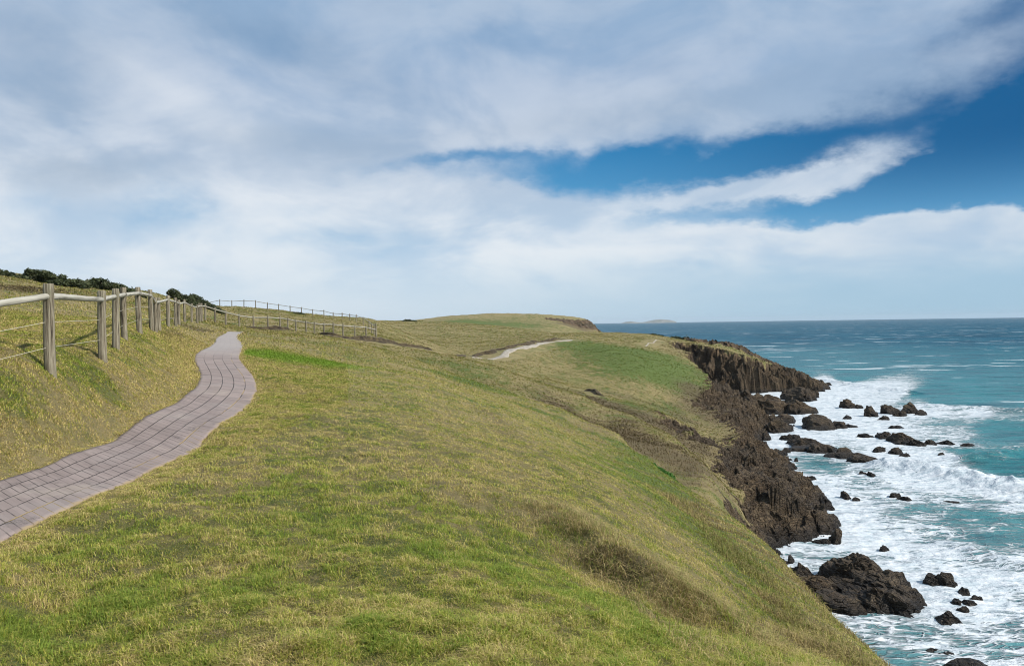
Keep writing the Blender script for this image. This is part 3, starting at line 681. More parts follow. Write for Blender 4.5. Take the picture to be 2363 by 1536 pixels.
SR_ = [
('largest layered brown outcrop at the bottom of the surf beside the grass slope', [(1862,1395,150,85,.1),(1845,1345,90,40),(1935,1425,190,70),(2050,1428,170,80,.12),(1975,1345,130,75,.3,.5),(2040,1375,170,70,.3,.4),(2000,1405,220,80,.2),(2100,1410,95,60)]),
('small twin-humped rock just seaward of the largest outcrop', [(2150,1352,44,28),(2188,1357,50,30)]),
('thin slanting rock sliver off the twin-humped rock', [(2226,1375,34,19,.3),(2255,1385,34,10,.3)]),
('ragged low rock below the slanting sliver', [(2208,1396,36,16,.2),(2238,1400,48,20),(2225,1414,30,16)]),
('rounded lone rock below the ragged low rock', [(2194,1443,62,30)]),
('nearly drowned flat rock near the bottom edge of the water', [(2152,1508,50,14),(2185,1514,50,9)]),
('dark rock cut by the bottom edge of the picture', [(2240,1560,130,40)]),
('leaning jagged rock in the channel above the largest outcrop', [(1900,1258,50,16,.2),(1924,1256,34,32,.4)]),
('square-topped block standing off the shore platform tip', [(1912,1217,48,38),(1890,1205,40,40)]),
('square dark block furthest left of the offshore row', [(1952,943,44,20),(1980,943,26,9,.3)]),
('pointed low rock between the square block and the brown-topped rock', [(2010,963,44,24)]),
('brown-topped rock in the middle of the offshore row', [(2058,957,58,23),(2075,962,42,12)]),
('slanting wedge rock at the seaward end of the offshore row', [(2102,955,44,20,.25),(2128,959,34,9,.3)]),
('flat tan rock just below the offshore row', [(2042,970,36,11)]),
('tiny dark rock left of the flat tan rock', [(1957,968,24,9)]),
('small flat rock alone below the offshore row', [(2066,988,44,9)]),
('domed brown rock with a trailing tail of spray', [(1885,992,95,38),(1930,990,50,18),(1962,986,44,8)]),
('pointed flat rock leading the broken middle reef', [(1996,1011,38,12)]),
('small brown rock second in the broken middle reef', [(2038,1013,42,18)]),
('long humped rock in the centre of the middle reef', [(2085,1026,72,26),(2115,1030,50,16)]),
('foam-streaked rock at the right of the middle reef', [(2145,1028,40,14),(2182,1027,40,13)]),
('thin flat rock beyond the seaward end of the middle reef', [(2234,1031,42,8)]),
('broken low rocks awash under the middle reef', [(2030,1042,40,12),(2065,1048,36,14),(2088,1053,30,9)]),
('long dark rib of rock running out from the shore', [(1832,1018,60,18,.15),(1850,1035,60,20,.12),(1900,1046,90,26,.1),(1950,1056,80,20,.1),(1995,1068,70,16,.1),(2008,1074,40,12),(1868,1043,110,18),(1970,1062,120,18),(1845,1028,80,18)]),
('small rock on the calm patch of water near the shore', [(1873,1107,26,10)]),
('reddish low rock below the end of the long rib', [(1990,1096,24,8),(2012,1100,26,13)]),
('small rock between the long rib and the white breaker', [(2048,1083,34,9),(2066,1085,20,6)]),
('foam-veined rock alone in the middle of the white water', [(1952,1152,30,14),(1975,1156,30,9)]),
('thin slanting rock to the right of the foam-veined rock', [(2068,1148,38,9,.2),(2092,1155,36,8,.25)]),
('very small rock alone at the top of the white water', [(1911,889,18,7)]),
('rock nearly covered by a splash of spray', [(2040,1272,26,14)]),
('massed grey rocks at the shore below the far cliff', [(1735,953,90,36),(1780,957,104,38),(1835,956,104,36),(1725,930,44,22),(1775,932,60,22),(1785,946,150,24),(1750,938,90,20)]),
('rounded rock knob off the tip of the far point', [(1850,927,84,27),(1820,922,56,20),(1872,918,40,18)]),
('tan-topped rock slab left of the domed brown rock', [(1790,1000,78,26),(1770,985,60,26),(1805,978,70,24),(1788,990,80,18)]),
('short rocks tied to the shore end of the long rib', [(1790,1050,50,14),(1815,1046,36,10)]),
('small brown rock in the pool beside the shore platform', [(1800,1135-72,40,9)]),
('thin dark sliver of rock far right below the breaker', [(2190,1160,40,5)]),
('tiny dark sliver of rock awash at the right of the reef', [(2170,1049,24,5)]),
]
for i, (lab, ch) in enumerate(SR_):
    sea_rock(lab, ch, 100+i*7, det=5 if i in (0,) else 4)
print('rocks', time.time()-T0)

# foam around the rocks and along the shore
add_ = .75*np.exp(-np.clip(wdS[vis], 0, 60)/3.0)*sstep(-2, .0, wdS[vis])
for cx, cy, a, dep in ROCKXY:
    m = (np.abs(xs-cx) < a+8) & (np.abs(ys-cy) < dep+10)
    e = np.sqrt(((xs[m]-cx)/(a+.6))**2+((ys[m]-cy)/(dep+.8))**2)
    add_[m] = np.maximum(add_[m], .42*np.exp(-np.clip(e-1, 0, 9)*2.2))
ff2 = np.clip(ff + add_*.55, 0, 1.3)
calm = np.exp(-(((u_-(P(1900,1060,1)[0])*F)/75)**2+((p_-330)/24)**2))
foam[vis] = ff2
# swell and breakers
wz = np.zeros(XS.shape)
ampd = np.clip(RS/160, .45, 1.6)
wz = .16*ampd*fbm(XS*.06+YS*.03, YS*.16, o=4, s=91) + .10*np.clip(80/RS, .15, 1)*fbm(XS*.5, YS*.7, o=4, s=92) + .32*np.clip((RS-180)/500, 0, 1)*np.abs(fbm(XS*.028, YS*.06, o=3, s=93))
def breaker(pl, hgt, wid):
    L = np.array([(SEA/ray(a, b)[2])*ray(a, b) for a, b in pl]); d, _ = polydist(xs, ys, L[:, :2])
    d = d + 1.5*fbm(xs*.1, ys*.1, o=2, s=95)
    return hgt*np.exp(-(d/wid)**2)
br = breaker([(2060,1078),(2180,1098),(2300,1118),(2430,1142)], 1.3, 2.4) + breaker([(1900,880),(2000,893),(2095,905)], .9, 3) + breaker([(2120,940),(2250,946),(2400,950)], .9, 3) + breaker([(2200,1262),(2280,1290),(2420,1330)], .4, 1.6) + breaker([(2230,1060),(2300,1052),(2363,1045)], .8, 2)
wz[vis] += br*(1+.4*fbm(xs*.8, ys*.8, o=3, s=96)) + .10*ff2*fbm(xs*1.4, ys*1.4, o=3, s=97)
dep_ = np.zeros(XS.shape); dep_ = sstep(90, 900, RS)
VS = np.stack([XS, YS, SEA+wz], -1).reshape(-1, 3)
def b_sea(t, b, out):
    p = pos(t); f = t.attr('foam'); dd = t.attr('deep'); sz = t.node('ShaderNodeSeparateXYZ'); t.put(sz.inputs[0], p)
    big = t.noise(t.map(p, (.5, 1, 1)), .035, 4, .6); mid = t.noise(t.map(p, (.35, 1, 1), rot=(0, 0, .2)), .16, 5, .65)
    c = t.mix(t.ss(dd, 0, .35), (.022, .190, .200), (.008, .138, .162))
    c = t.mix(t.ss(dd, .3, 1), c, (.003, .088, .142))
    c = t.mix(t.ss(mid, .45, .70, 0, .75), c, (.005, .045, .065))
    farw = t.noise(t.map(p, (.25, 1, 1), rot=(0, 0, .1)), .035, 5, .7); c = t.mix(t.m('MULTIPLY', t.ss(farw, .48, .62), t.m('MULTIPLY', dd, .7)), c, (.004, .035, .060))
    c = t.mix(t.ss(big, .5, .75, 0, .45), c, (.036, .190, .215))
    ch = t.noise(t.map(p, (.22, 1, 1), rot=(0, 0, -.1)), .40, 5, .7); c = t.mix(t.ss(ch, .5, .66, 0, .6), c, (.004, .045, .062))
    # aerated pale water inside the surf
    c = t.mix(t.m('MULTIPLY', t.ss(f, .15, .7), .6), c, (.17, .33, .34))
    # marbled foam
    wv = t.noise(t.map(p, (.6, 1, 1)), .30, 3, .5, out=1); pd = t.vm('ADD', t.map(p, (.42, 1.25, 1), rot=(0, 0, .25)), t.vm('SCALE', t.vm('SUBTRACT', wv, (.5, .5, .5)), scale=2.6))
    n1 = t.noise(pd, .42, 8, .66); n2 = t.noise(pd, 1.5, 6, .7)
    v1 = t.voro(pd, .85, 'DISTANCE_TO_EDGE'); v2 = t.voro(t.vm('ADD', pd, (5, 3, 1)), 2.1, 'DISTANCE_TO_EDGE')
    veins = t.m('MAXIMUM', t.ss(v1, .17, 0), t.m('MULTIPLY', t.ss(v2, .16, 0), .75))
    nn = t.m('ADD', t.m('MULTIPLY', n1, .75), t.m('ADD', t.m('MULTIPLY', n2, .30), t.m('MULTIPLY', veins, .16)))
    thr = t.m('SUBTRACT', .880, t.m('MULTIPLY', f, .53))
    fm = t.ss(t.m('SUBTRACT', nn, thr), -.06, .13)
    fm = t.m('MULTIPLY', fm, t.ss(f, .03, .18))
    # whitecaps out to sea
    wc = t.noise(t.map(p, (.28, 1, 1), rot=(0, 0, -.12)), .11, 4, .55); wc2 = t.noise(t.map(p, (.3, 1, 1)), .018, 3, .5)
    cap = t.ss(t.m('ADD', wc, t.m('MULTIPLY', wc2, .28)), .775, .81)
    wcf = t.noise(t.map(p, (.8, 1, 1), rot=(0, 0, -.1)), .055, 4, .6); capf = t.m('MULTIPLY', t.ss(wcf, .675, .70), t.ss(dd, .5, 1))
    cap = t.m('MAXIMUM', cap, capf)
    fm = t.m('MAXIMUM', fm, t.m('MULTIPLY', cap, .85))
    col = t.mix(fm, c, t.mix(t.ss(n2, .35, .65), (.46, .53, .56), (.72, .74, .75)))
    t.put(b.inputs['Base Color'], col)
    t.put(b.inputs['Roughness'], t.m('ADD', t.m('MULTIPLY', fm, .5), t.m('ADD', .2, t.m('MULTIPLY', dd, .18)))); b.inputs['IOR'].default_value = 1.33
    t.put(b.inputs['Specular IOR Level'], t.m('SUBTRACT', t.m('SUBTRACT', .26, t.m('MULTIPLY', dd, .19)), t.m('MULTIPLY', fm, .15)))
    h = t.m('ADD', t.m('MULTIPLY', t.noise(t.map(p, (.5, 1, 1)), .45, 6, .62), 1.0), t.m('MULTIPLY', fm, .25))
    b1 = t.bump(h, 1.0, 1.0); b2 = t.bump(t.noise(t.map(p, (.3, 1, 1)), .09, 4, .6), 1.0, 3.0, b1)
    t.put(b.inputs['Normal'], b2)
M_SEA = material('sea_water', b_sea)
sea = mesh_np('sea', VS, grid_faces(*XS.shape)[:, ::-1], M_SEA, {'foam': foam.ravel(), 'deep': dep_.ravel()}); tag(sea, kind='structure')
print('sea', len(VS), time.time()-T0)

# ------------------------------------------------------------------ far island, low and hazy
def b_isl(t, b, out):
    p = pos(t); t.put(b.inputs['Base Color'], t.ramp(t.noise(p, .012, 5, .6), [(.35, (.10, .12, .08)), (.6, (.28, .27, .24))])); b.inputs['Roughness'].default_value = .95
M_ISL = material('island_land', b_isl)
yI = 12000.0; xa = np.linspace(1432, 1556, 160); prof = np.interp(xa, [1432,1445,1455,1470,1478,1492,1502,1515,1530,1545,1553,1556], [0,3,4.5,2,1,3,5.5,7.5,7.5,6,4,0])
prof = np.clip(prof + .7*fbm(xa*.2, xa*0, o=3, s=99), 0, 9)/F*yI*1.0
s_ = np.linspace(-1, 1, 15); XI = ((xa-1181.5)/F*yI)[:, None]+s_*0; YI = yI+s_[None]*350+XI*0; ZI = SEA-20+(prof*1.0+22)[:, None]*(1-s_[None]**2)**.6
isl = mesh_np('island', np.stack([XI, YI, ZI], -1).reshape(-1, 3), grid_faces(160, 15), M_ISL); tag(isl, 'low pale island on the horizon, blue with haze', 'island', kind='structure')

# ------------------------------------------------------------------ fences
def b_wood(t, b, out):
    p = obco(t); st = t.map(p, (1, 1, .06))
    n1 = t.noise(st, 30, 5, .7); n2 = t.noise(t.map(p, (1, 1, .4)), 4, 4, .6)
    c = t.ramp(n1, [(.33, (.022, .017, .012)), (.43, (.13, .105, .07)), (.56, (.27, .235, .165)), (.72, (.42, .38, .29))])
    c = t.mix(t.ss(n2, .5, .72, 0, .5), c, (.13, .16, .09))
    t.put(b.inputs['Base Color'], c); b.inputs['Roughness'].default_value = .85; t.put(b.inputs['Normal'], t.bump(n1, 1, .012))
M_WOOD = material('weathered_post_wood', b_wood)
def b_rail(t, b, out):
    p = obco(t); n1 = t.noise(t.map(p, (.06, 1, 1)), 24, 5, .65)
    c = t.ramp(n1, [(.33, (.10, .085, .06)), (.45, (.34, .315, .25)), (.7, (.55, .52, .44))]); t.put(b.inputs['Base Color'], c); b.inputs['Roughness'].default_value = .8; t.put(b.inputs['Normal'], t.bump(n1, .8, .01))
M_RAIL = material('bleached_rail_wood', b_rail)
M_WIRE = material('galvanised_wire', lambda t, b, out: (t.put(b.inputs['Base Color'], (.55, .50, .38)), t.put(b.inputs['Roughness'], .5)))
def log_mesh(r0, r1, L, seed, seg=20, rings=14, wob=.04, chamfer=.01):
    """a log along +Z from 0 to L"""
    rg = np.random.default_rng(seed); zz = np.concatenate([[0], np.linspace(0, L-chamfer, rings), [L]]); V = [(0, 0, 0)]
    a = np.arange(seg)/seg*2*math.pi; bx, by = rg.normal(size=2)*(.012 if seg == 20 else .002)
    split = rg.uniform(0, 6.28)
    for i, z_ in enumerate(zz):
        r = r0+(r1-r0)*z_/L; r = r*(.88 if i in (len(zz)-1,) else 1)
        rad = r*(1+wob*vn(np.cos(a)*1.5+seed, np.sin(a)*1.5+z_*.8, s=seed % 40) - .13*np.exp(-((np.angle(np.exp(1j*(a-split-.3*z_)))/.16)**2)))
        ox, oy = bx*math.sin(z_*2), by*math.sin(z_*1.7)
        V += list(zip(rad*np.cos(a)+ox, rad*np.sin(a)+oy, np.full(seg, z_)))
    V.append((0, 0, L)); V = np.array(V); nr = len(zz); Fs = []
    for i in range(nr-1):
        for j in range(seg):
            A0 = 1+i*seg+j; B0 = 1+i*seg+(j+1) % seg; Fs.append((A0, B0, B0+seg, A0+seg))
    top = 1+(nr-1)*seg; Fs += [(top+j, top+(j+1) % seg, len(V)-1, len(V)-1) for j in range(seg)]
    tri = [f for f in Fs if f[2] == f[3]]; quad = [f for f in Fs if f[2] != f[3]]
    me = bpy.data.meshes.new('log'); me.from_pydata([tuple(v) for v in V], [], quad+[t_[:3] for t_ in tri]); 
    me.polygons.foreach_set('use_smooth', [len(p.vertices) == 4 for p in me.polygons]); me.update(); return me
def wire_mesh(pts, r=.004):
    V, Fs = [], []
    for i, p in enumerate(pts):
        for k in range(5):
            a = k*2*math.pi/5; V.append((p[0], p[1]+r*math.cos(a), p[2]+r*math.sin(a)) if False else (p[0]+r*math.cos(a)*.7, p[1]+r*math.cos(a)*.7, p[2]+r*math.sin(a)))
    for i in range(len(pts)-1):
        for k in range(5):
            a = i*5+k; b_ = i*5+(k+1) % 5; Fs.append((a, b_, b_+5, a+5))
    me = bpy.data.meshes.new('wire'); me.from_pydata(V, [], Fs); me.update(); return me
POSTM = [log_mesh(.078, .070, 1.62, 300+i) for i in range(7)]
for m_ in POSTM: m_.materials.append(M_WOOD)
def fence(label, posts, group=None, hgt=1.3, wires=True, rt=.86):
    """posts: picture x, picture y of the foot, distance"""
    pl = []
    for px, py, Yd in posts:
        d = ray(px, py)*Yd; z0 = float(land(np.array([d[0]]), np.array([Yd]))[0][0]); pl.append(Vector((d[0], Yd, z0 if abs(z0-d[2]) < .25 + Yd*.004 else z0)))
    root = empty('timber_fence', pl[0]); tag(root, label, 'fence', group)
    inv = pl[0]
    for i, p in enumerate(pl):
        o = bpy.data.objects.new('post', POSTM[(i*3) % 7]); COL.objects.link(o); o.parent = root; o.location = p-inv-Vector((0, 0, .32))
        o.rotation_euler = (random.uniform(-.02, .02), random.uniform(-.02, .02), random.uniform(0, 6.28)); o.scale = (1, 1, (hgt+.32)/1.62*random.uniform(.985, 1.015))
    for i in range(len(pl)-1):
        a = pl[i]+Vector((0, 0, hgt*rt)); b = pl[i+1]+Vector((0, 0, hgt*rt)); L = (b-a).length
        me = log_mesh(.050, .046, L, 500+i, seg=14, rings=7, wob=.02); me.materials.append(M_RAIL)
        # lay the log along X for the grain
        me.transform(Matrix.Rotation(math.pi/2, 4, 'Y'))
        o = bpy.data.objects.new('rail', me); COL.objects.link(o); o.parent = root; o.location = a-inv
        o.rotation_euler = (b-a).to_track_quat('X', 'Z').to_euler()
    if wires:
        for hh in (.74, .37):
            q = [p-inv+Vector((0.0, -.0, hh*(hgt/1.3))) for p in pl]
            q = [v+Vector((-.02, -.07, 0)) for v in q]
            me = wire_mesh(q); me.materials.append(M_WIRE); o = bpy.data.objects.new('wire', me); COL.objects.link(o); o.parent = root
    return root
NEARF = [(-178,945,8.5),(118,862,10.7),(238,829,13.6),(267,803,15.6),(290,787,18),(324,773,20.6),(350,764,24),(359,757,26),(368,755,28.2),(388,755,30.7),(406,754,34),(414,749,39.5),(427,744,43),(443,746,46),(455,746,48.5),(461,743,50.5),(466,741,52),(474,741,54.5),(497,749,58),(521,751,60),(553,755,65),(585,756,66),(618,758,67),(646,760,68),(664,762,68.5),(683,765,69),(707,768,69),(726,773,69),(748,776,70),(770,777,70.5),(792,778,71),(819,780,72),(845,782,73),(868,785,74)]
fence('weathered post and rail fence with wires, bending along the left of the paved path', NEARF, 'timber post and rail fences')
FARF = [(868,779,81),(864,774,87),(858,769,93),(852,763,101),(839,757,110),(822,752,116),(807,748,120),(790,743,123),(769,738,126),(748,735,128),(722,731,130),(696,727,132),(670,723,133),(643,719,134),(617,716,135),(590,713,135),(563,711,136),(535,709,137),(507,707,138),(480,704,140)]
fence('distant post and rail fence climbing the skyline behind the near fence', FARF, 'timber post and rail fences', hgt=1.4)
print('fence', time.time()-T0)

# ------------------------------------------------------------------ shrubs
def b_leaf(t, b, out):
    c = t.attr('tone'); t.put(b.inputs['Base Color'], t.ramp(c, [(0, (.028, .034, .014)), (.45, (.050, .066, .024)), (.8, (.095, .108, .045)), (1, (.14, .12, .07))])); b.inputs['Roughness'].default_value = .65
M_LEAF = material('coastal_leaf', b_leaf)
def b_leaf2(t, b, out):
    c = t.attr('tone'); t.put(b.inputs['Base Color'], t.ramp(c, [(0, (.03, .10, .012)), (.5, (.06, .19, .02)), (1, (.12, .28, .04))])); b.inputs['Roughness'].default_value = .6
M_LEAF2 = material('bright_creeper_leaf', b_leaf2)
M_STEM = material('grey_stem', lambda t, b, out: (t.put(b.inputs['Base Color'], (.10, .08, .06)), t.put(b.inputs['Roughness'], .9)))
def shrub(label, base, w, h, dep, nl, lsize, seed, lean=0.0, mat=M_LEAF, group='windswept shrubs on the skyline', name='shrub', prof=None):
    rg = np.random.default_rng(seed); root = empty(name, base); tag(root, label, 'shrub', group)
    nb = max(10, int(w*4.5)); t = (np.arange(nb)+rg.uniform(.2, .8, nb))/nb
    hp = np.interp(t, *(prof or ([0, .12, .35, .7, 1], [.35, .8, 1, .8, .3])))
    bx = (t-.5)*w; bh = hp*h; V = []; tone = []
    cents, rad = [], []
    for i in range(nb):
        for k in range(4):
            rr_ = rg.uniform(.16, .27)*h*1.1; zc = rg.uniform(.05, 1)*bh[i]*.8
            cents.append((bx[i]+rg.normal()*.12*h, rg.uniform(-.5, .5)*dep, zc)); rad.append(rr_)
    cents = np.array(cents); rad = np.array(rad); ci = rg.integers(0, len(cents), nl)
    d = rg.normal(size=(nl, 3)); d /= np.linalg.norm(d, axis=1, keepdims=True); rr_ = rad[ci]*rg.uniform(.35, 1.15, nl)**.6
    spike = rg.random(nl) < .06; rr_ = np.where(spike, rr_*1.45, rr_)
    c = cents[ci]+d*rr_[:, None]*np.array([1.2, 1, .8]); c[:, 2] = np.abs(c[:, 2])
    def land_z(px_, py_):
        return land(px_+base[0], py_+base[1])[0]-base[2]
    c[:, 2] += land_z(c[:, 0], c[:, 1])
    a = rg.normal(size=(nl, 3)); a /= np.linalg.norm(a, axis=1, keepdims=True); bvec = np.cross(a, rg.normal(size=(nl, 3))); bvec /= np.linalg.norm(bvec, axis=1, keepdims=True)
    s = lsize*rg.uniform(.6, 1.4, nl)[:, None]
    q = np.stack([c-a*s, c+bvec*s*.42, c+a*s, c-bvec*s*.42], 1).reshape(-1, 3)
    tn = np.clip(rg.normal(.42, .2, nl) + .25*vn(ci*1.0, ci*0.0, s=3), 0, 1)
    o = mesh_np('foliage', q, np.arange(nl*4).reshape(-1, 4), mat, {'tone': np.repeat(tn, 4)}, smooth=False, parent=root)
    # woody stems from the ground into the clumps
    V, Fs = [], []
    for i in rg.choice(len(cents), min(len(cents), 40), replace=False):
        x0 = cents[i][0]*.85+rg.normal()*.1; y0 = cents[i][1]*.6; z0 = float(land_z(np.array([x0]), np.array([y0]))[0])-.1
        z1 = cents[i][2]+z0+rg.uniform(.0, .3)*h; k = len(V); r0 = .03; r1 = .012
        for (xx, yy, zz, r) in ((x0, y0, z0, r0), ((x0+cents[i][0])/2+rg.normal()*.05, (y0+cents[i][1])/2, (z0+z1)/2, .02), (cents[i][0], cents[i][1], z1, r1)):
            V += [(xx+r, yy, zz), (xx-r*.5, yy+r*.86, zz), (xx-r*.5, yy-r*.86, zz)]
        for lv in (0, 3):
            for j in range(3): Fs.append((k+lv+j, k+lv+(j+1) % 3, k+lv+3+(j+1) % 3, k+lv+3+j))
    # a sprawling limb along the ground joins the stems
    b0 = np.array([V[j] for j in range(0, len(V), 9)]); b0 = b0[np.argsort(b0[:, 0])]; k = len(V); kk = 0
    xl = np.interp(np.linspace(0, 1, max(12, 3*len(b0))), np.linspace(0, 1, len(b0)), b0[:, 0]); yl = np.interp(np.linspace(0, 1, len(xl)), np.linspace(0, 1, len(b0)), b0[:, 1]); zl = land_z(xl, yl)+.02
    for a_, b_, c_ in zip(xl, yl, zl): V += [(a_, b_, c_+.04), (a_, b_-.04, c_-.04), (a_, b_+.04, c_-.04)]
    for j_ in range(len(xl)-1):
        for j in range(3): Fs.append((k+3*j_+j, k+3*j_+(j+1) % 3, k+3*j_+3+(j+1) % 3, k+3*j_+3+j))
    mesh_np('stem', np.array(V), np.array(Fs), M_STEM, parent=root)
    return root
def shrub_px(label, x0, x1, ybase, ytop, Yd, nl, seed, ls=.10, **kw):
    cx = (x0+x1)/2; b = P(cx, ybase, Yd); z = float(land(np.array([b[0]]), np.array([Yd]))[0][0]); w = (x1-x0)/F*Yd*1.06; h = (P(cx, ytop, Yd)[2]-z)*.88; nl = int(nl*1.35)
    print('shrub', label[:30], round(w, 1), round(h, 2), 'z err', round(z-b[2], 2))
    return shrub(label, (b[0], Yd, z), w, max(h, .4), max(w*.35, 1.2), nl, ls, seed, **kw)
shrub_px('dark low shrub cut by the left edge of the picture', -60, 66, 640, 618, 62, 9000, 1, prof=([0,.5,1],[.9,.9,.35]))
shrub_px('long dark shrub just right of the left-edge shrub, sloping down to the right', 66, 205, 656, 624, 63, 12000, 2, prof=([0,.1,.35,.7,1],[.3,.95,1,.7,.35]))
shrub_px('rounded dark shrub behind the second and third fence posts', 205, 318, 668, 640, 65, 10000, 3, prof=([0,.08,.35,.65,1],[.3,.9,1,.8,.15]))
shrub_px('dark round shrub alone on the crest past the cluster of near posts', 396, 450, 690, 670, 80, 6000, 4, prof=([0,.15,.4,1],[.3,1,1,.6]))
shrub_px('greyish shrub sloping down to where the skyline fence begins', 435, 512, 706, 682, 90, 7000, 5, ls=.12, prof=([0,.2,.5,1],[.6,1,.85,.15]))
shrub_px('small low shrub at the foot of the skyline fence', 676, 702, 727, 718, 131, 1200, 6, ls=.13)
shrub_px('tiny dark shrub on the bare middle skyline', 930, 962, 742, 736, 290, 1200, 8, ls=.28)
shrub_px('dark scrub on the crest above the far cliff, nearer the grass', 1496, 1540, 777, 770, 250, 1500, 9, ls=.22, group='scrub on the far cliff top')
shrub_px('dark scrub on the crest above the far cliff, nearer the water', 1550, 1592, 786, 776, 242, 1500, 10, ls=.22, group='scrub on the far cliff top')
bq = hit(1525, 1090, 28, 62)
gc = P(1526, 1088, 47.0); zc = float(land(np.array([gc[0]]), np.array([47.0]))[0][0]); print('creeper', gc, zc)
shrub('bright green creeper in the gully beside the near grass slope', (gc[0], 47.0, zc), 1.7, .6, 1.2, 3500, .06, 12, mat=M_LEAF2, group=None, name='green_creeper')

# ------------------------------------------------------------------ grass blades on the near turf
def grass():
    rg = np.random.default_rng(5); N = 1900000
    # denser near the viewer
    thg = rg.uniform(-.66, .56, N); rg_ = np.exp(rg.uniform(math.log(2.2), math.log(60), N)); 
    keep = rg.random(N) < np.clip((2.2/rg_)**.42, 0, 1); thg, rg_ = thg[keep], rg_[keep]
    N3 = 420000; th3 = rg.uniform(-.66, -.22, N3); r3 = np.exp(rg.uniform(math.log(6), math.log(34), N3)); k3 = (r3*np.sin(th3) < -3.6); thg = np.concatenate([thg, th3[k3]]); rg_ = np.concatenate([rg_, r3[k3]])
    # tussocks on the further slopes
    N2 = 300000; thg = np.concatenate([thg, rg.uniform(-.62, .36, N2)]); rg_ = np.concatenate([rg_, np.exp(rg.uniform(math.log(55), math.log(330), N2))])
    Xg = rg_*np.sin(thg); Yg = rg_*np.cos(thg)
    # clump: pull towards cell centres
    zg, rk, wdg, _ = land(Xg, Yg); gt, _ = turf(Xg, Yg)
    m = rk < .35
    mm = (Xg > -32) & (Xg < 1); dp = np.full(Xg.shape, 9.0); dp[mm], _ = path_dist(Xg[mm], Yg[mm])
    m &= dp > -.10*rg.random(len(Xg))**2
    for cl_, wv in CLEAR:
        bb = (Xg > cl_[:, 0].min()-5) & (Xg < cl_[:, 0].max()+5) & (Yg > cl_[:, 1].min()-8) & (Yg < cl_[:, 1].max()+5) & (rg_ > 40)
        if bb.any():
            dd_ = np.abs(polydist(Xg[bb], Yg[bb], cl_)[0]); ix = np.nonzero(bb)[0]; m[ix[dd_ < wv]] = False
    Xg, Yg, zg, gt, rr_, dp = Xg[m], Yg[m], zg[m], gt[m], rg_[m], dp[m]; n_ = len(Xg)
    clump = fbm(Xg*7.5, Yg*7.5, o=3, s=101)*1.3; tuftn = fbm(Xg*20, Yg*20, o=2, s=103)*1.2; brown = gt[:, 1]
    # long rough grass on the scarp and on the seaward lip
    rough = 1.4*sstep(.45, 1.0, brown)*sstep(1.2, 3, Xg) + .9*sstep(.9, 2.2, Xg)*sstep(9, 6, Yg)*sstep(-.1, .5, clump)
    ln = (.024+.030*rg.random(n_)**1.5)*np.clip(.78+.75*clump+.5*tuftn, .38, 2.1) + .010*sstep(.5, 1.1, gt[:, 0]) + rough*rg.uniform(.01, .13, n_)
    ln = ln*np.clip(dp/.45+.35, .35, 1)
    ln = np.maximum(ln, np.where(rr_ > 55, .05+rr_*.00045, rr_*.0019)*(.5+.9*rg.random(n_))*np.clip(1+.8*clump, .4, 2))
    wd_ = np.maximum(.0015+.0012*rg.random(n_), rr_*np.where(rr_ > 55, .00055, .00036))
    ang = rg.uniform(0, 2*math.pi, n_); lean = rg.uniform(.35, 1.7, n_) 
    wind = np.array([-.5, .25]); dx = np.cos(ang)*lean+wind[0]*.5; dy = np.sin(ang)*lean+wind[1]*.5
    sl = np.hypot(dx, dy)
    fx = -dy/sl; fy = dx/sl
    base = np.stack([Xg, Yg, zg-.004], -1); side = np.stack([fx, fy, np.zeros(n_)], -1)*wd_[:, None]
    mid = base+np.stack([dx*.35, dy*.35, np.ones(n_)*.62], -1)*ln[:, None]; tip = base+np.stack([dx, dy, np.ones(n_)*.85/(1+.4*sl)], -1)*ln[:, None]
    # long dead grass hanging over the scarp's edge
    nL = 16000; tt = rg.random(nL)*(len(SCARP)-1.001); kI = tt.astype(int); fr_ = (tt-kI)[:, None]
    P2 = SCARP[kI, :2]*(1-fr_)+SCARP[kI+1, :2]*fr_; tan_ = SCARP[kI+1, :2]-SCARP[kI, :2]; tan_ /= np.linalg.norm(tan_, axis=1, keepdims=True); nrm_ = np.stack([tan_[:, 1], -tan_[:, 0]], -1)
    off_ = rg.normal(-.05, .28, nL); P2 = P2+nrm_*off_[:, None]; cn = fbm(P2[:, 0]*4, P2[:, 1]*4, o=2, s=104); kp = rg.random(nL) < np.clip(.55+1.3*cn, .05, 1); P2 = P2[kp]; nL = len(P2)
    Xe = rg.uniform(1.0, 5.0, 26000); Ye = rg.uniform(4.2, 8.5, 26000); cn = fbm(Xe*3.2, Ye*3.2, o=2, s=105); kp = rg.random(len(Xe)) < np.clip(cn*2.2-.25, 0, 1); P2 = np.concatenate([P2, np.stack([Xe[kp], Ye[kp]], -1)]); nL = len(P2)
    zL = land(P2[:, 0], P2[:, 1])[0]; lL = rg.uniform(.05, .17, nL); aL = rg.uniform(0, 6.283, nL); leL = rg.uniform(.5, 1.8, nL)
    dxL = np.cos(aL)*leL+.2; dyL = np.sin(aL)*leL-.2; sL_ = np.hypot(dxL, dyL); wL = rg.uniform(.0012, .0026, nL)
    bL = np.stack([P2[:, 0], P2[:, 1], zL-.005], -1); siL = np.stack([-dyL/sL_, dxL/sL_, sL_*0], -1)*wL[:, None]
    base = np.concatenate([base, bL]); side = np.concatenate([side, siL])
    mid = np.concatenate([mid, bL+np.stack([dxL*.3, dyL*.3, np.ones(nL)*.6], -1)*lL[:, None]]); tip = np.concatenate([tip, bL+np.stack([dxL, dyL, np.ones(nL)*.7/(1+.5*sL_)], -1)*lL[:, None]])
    n0 = n_; n_ = n_+nL
    V = np.stack([base-side, base+side, mid+side*.75, mid-side*.75, tip], 1).reshape(-1, 3)
    i0 = np.arange(n_)*5
    quads = np.stack([i0, i0+1, i0+2, i0+3], -1); tris = np.stack([i0+3, i0+2, i0+4, i0+4], -1)
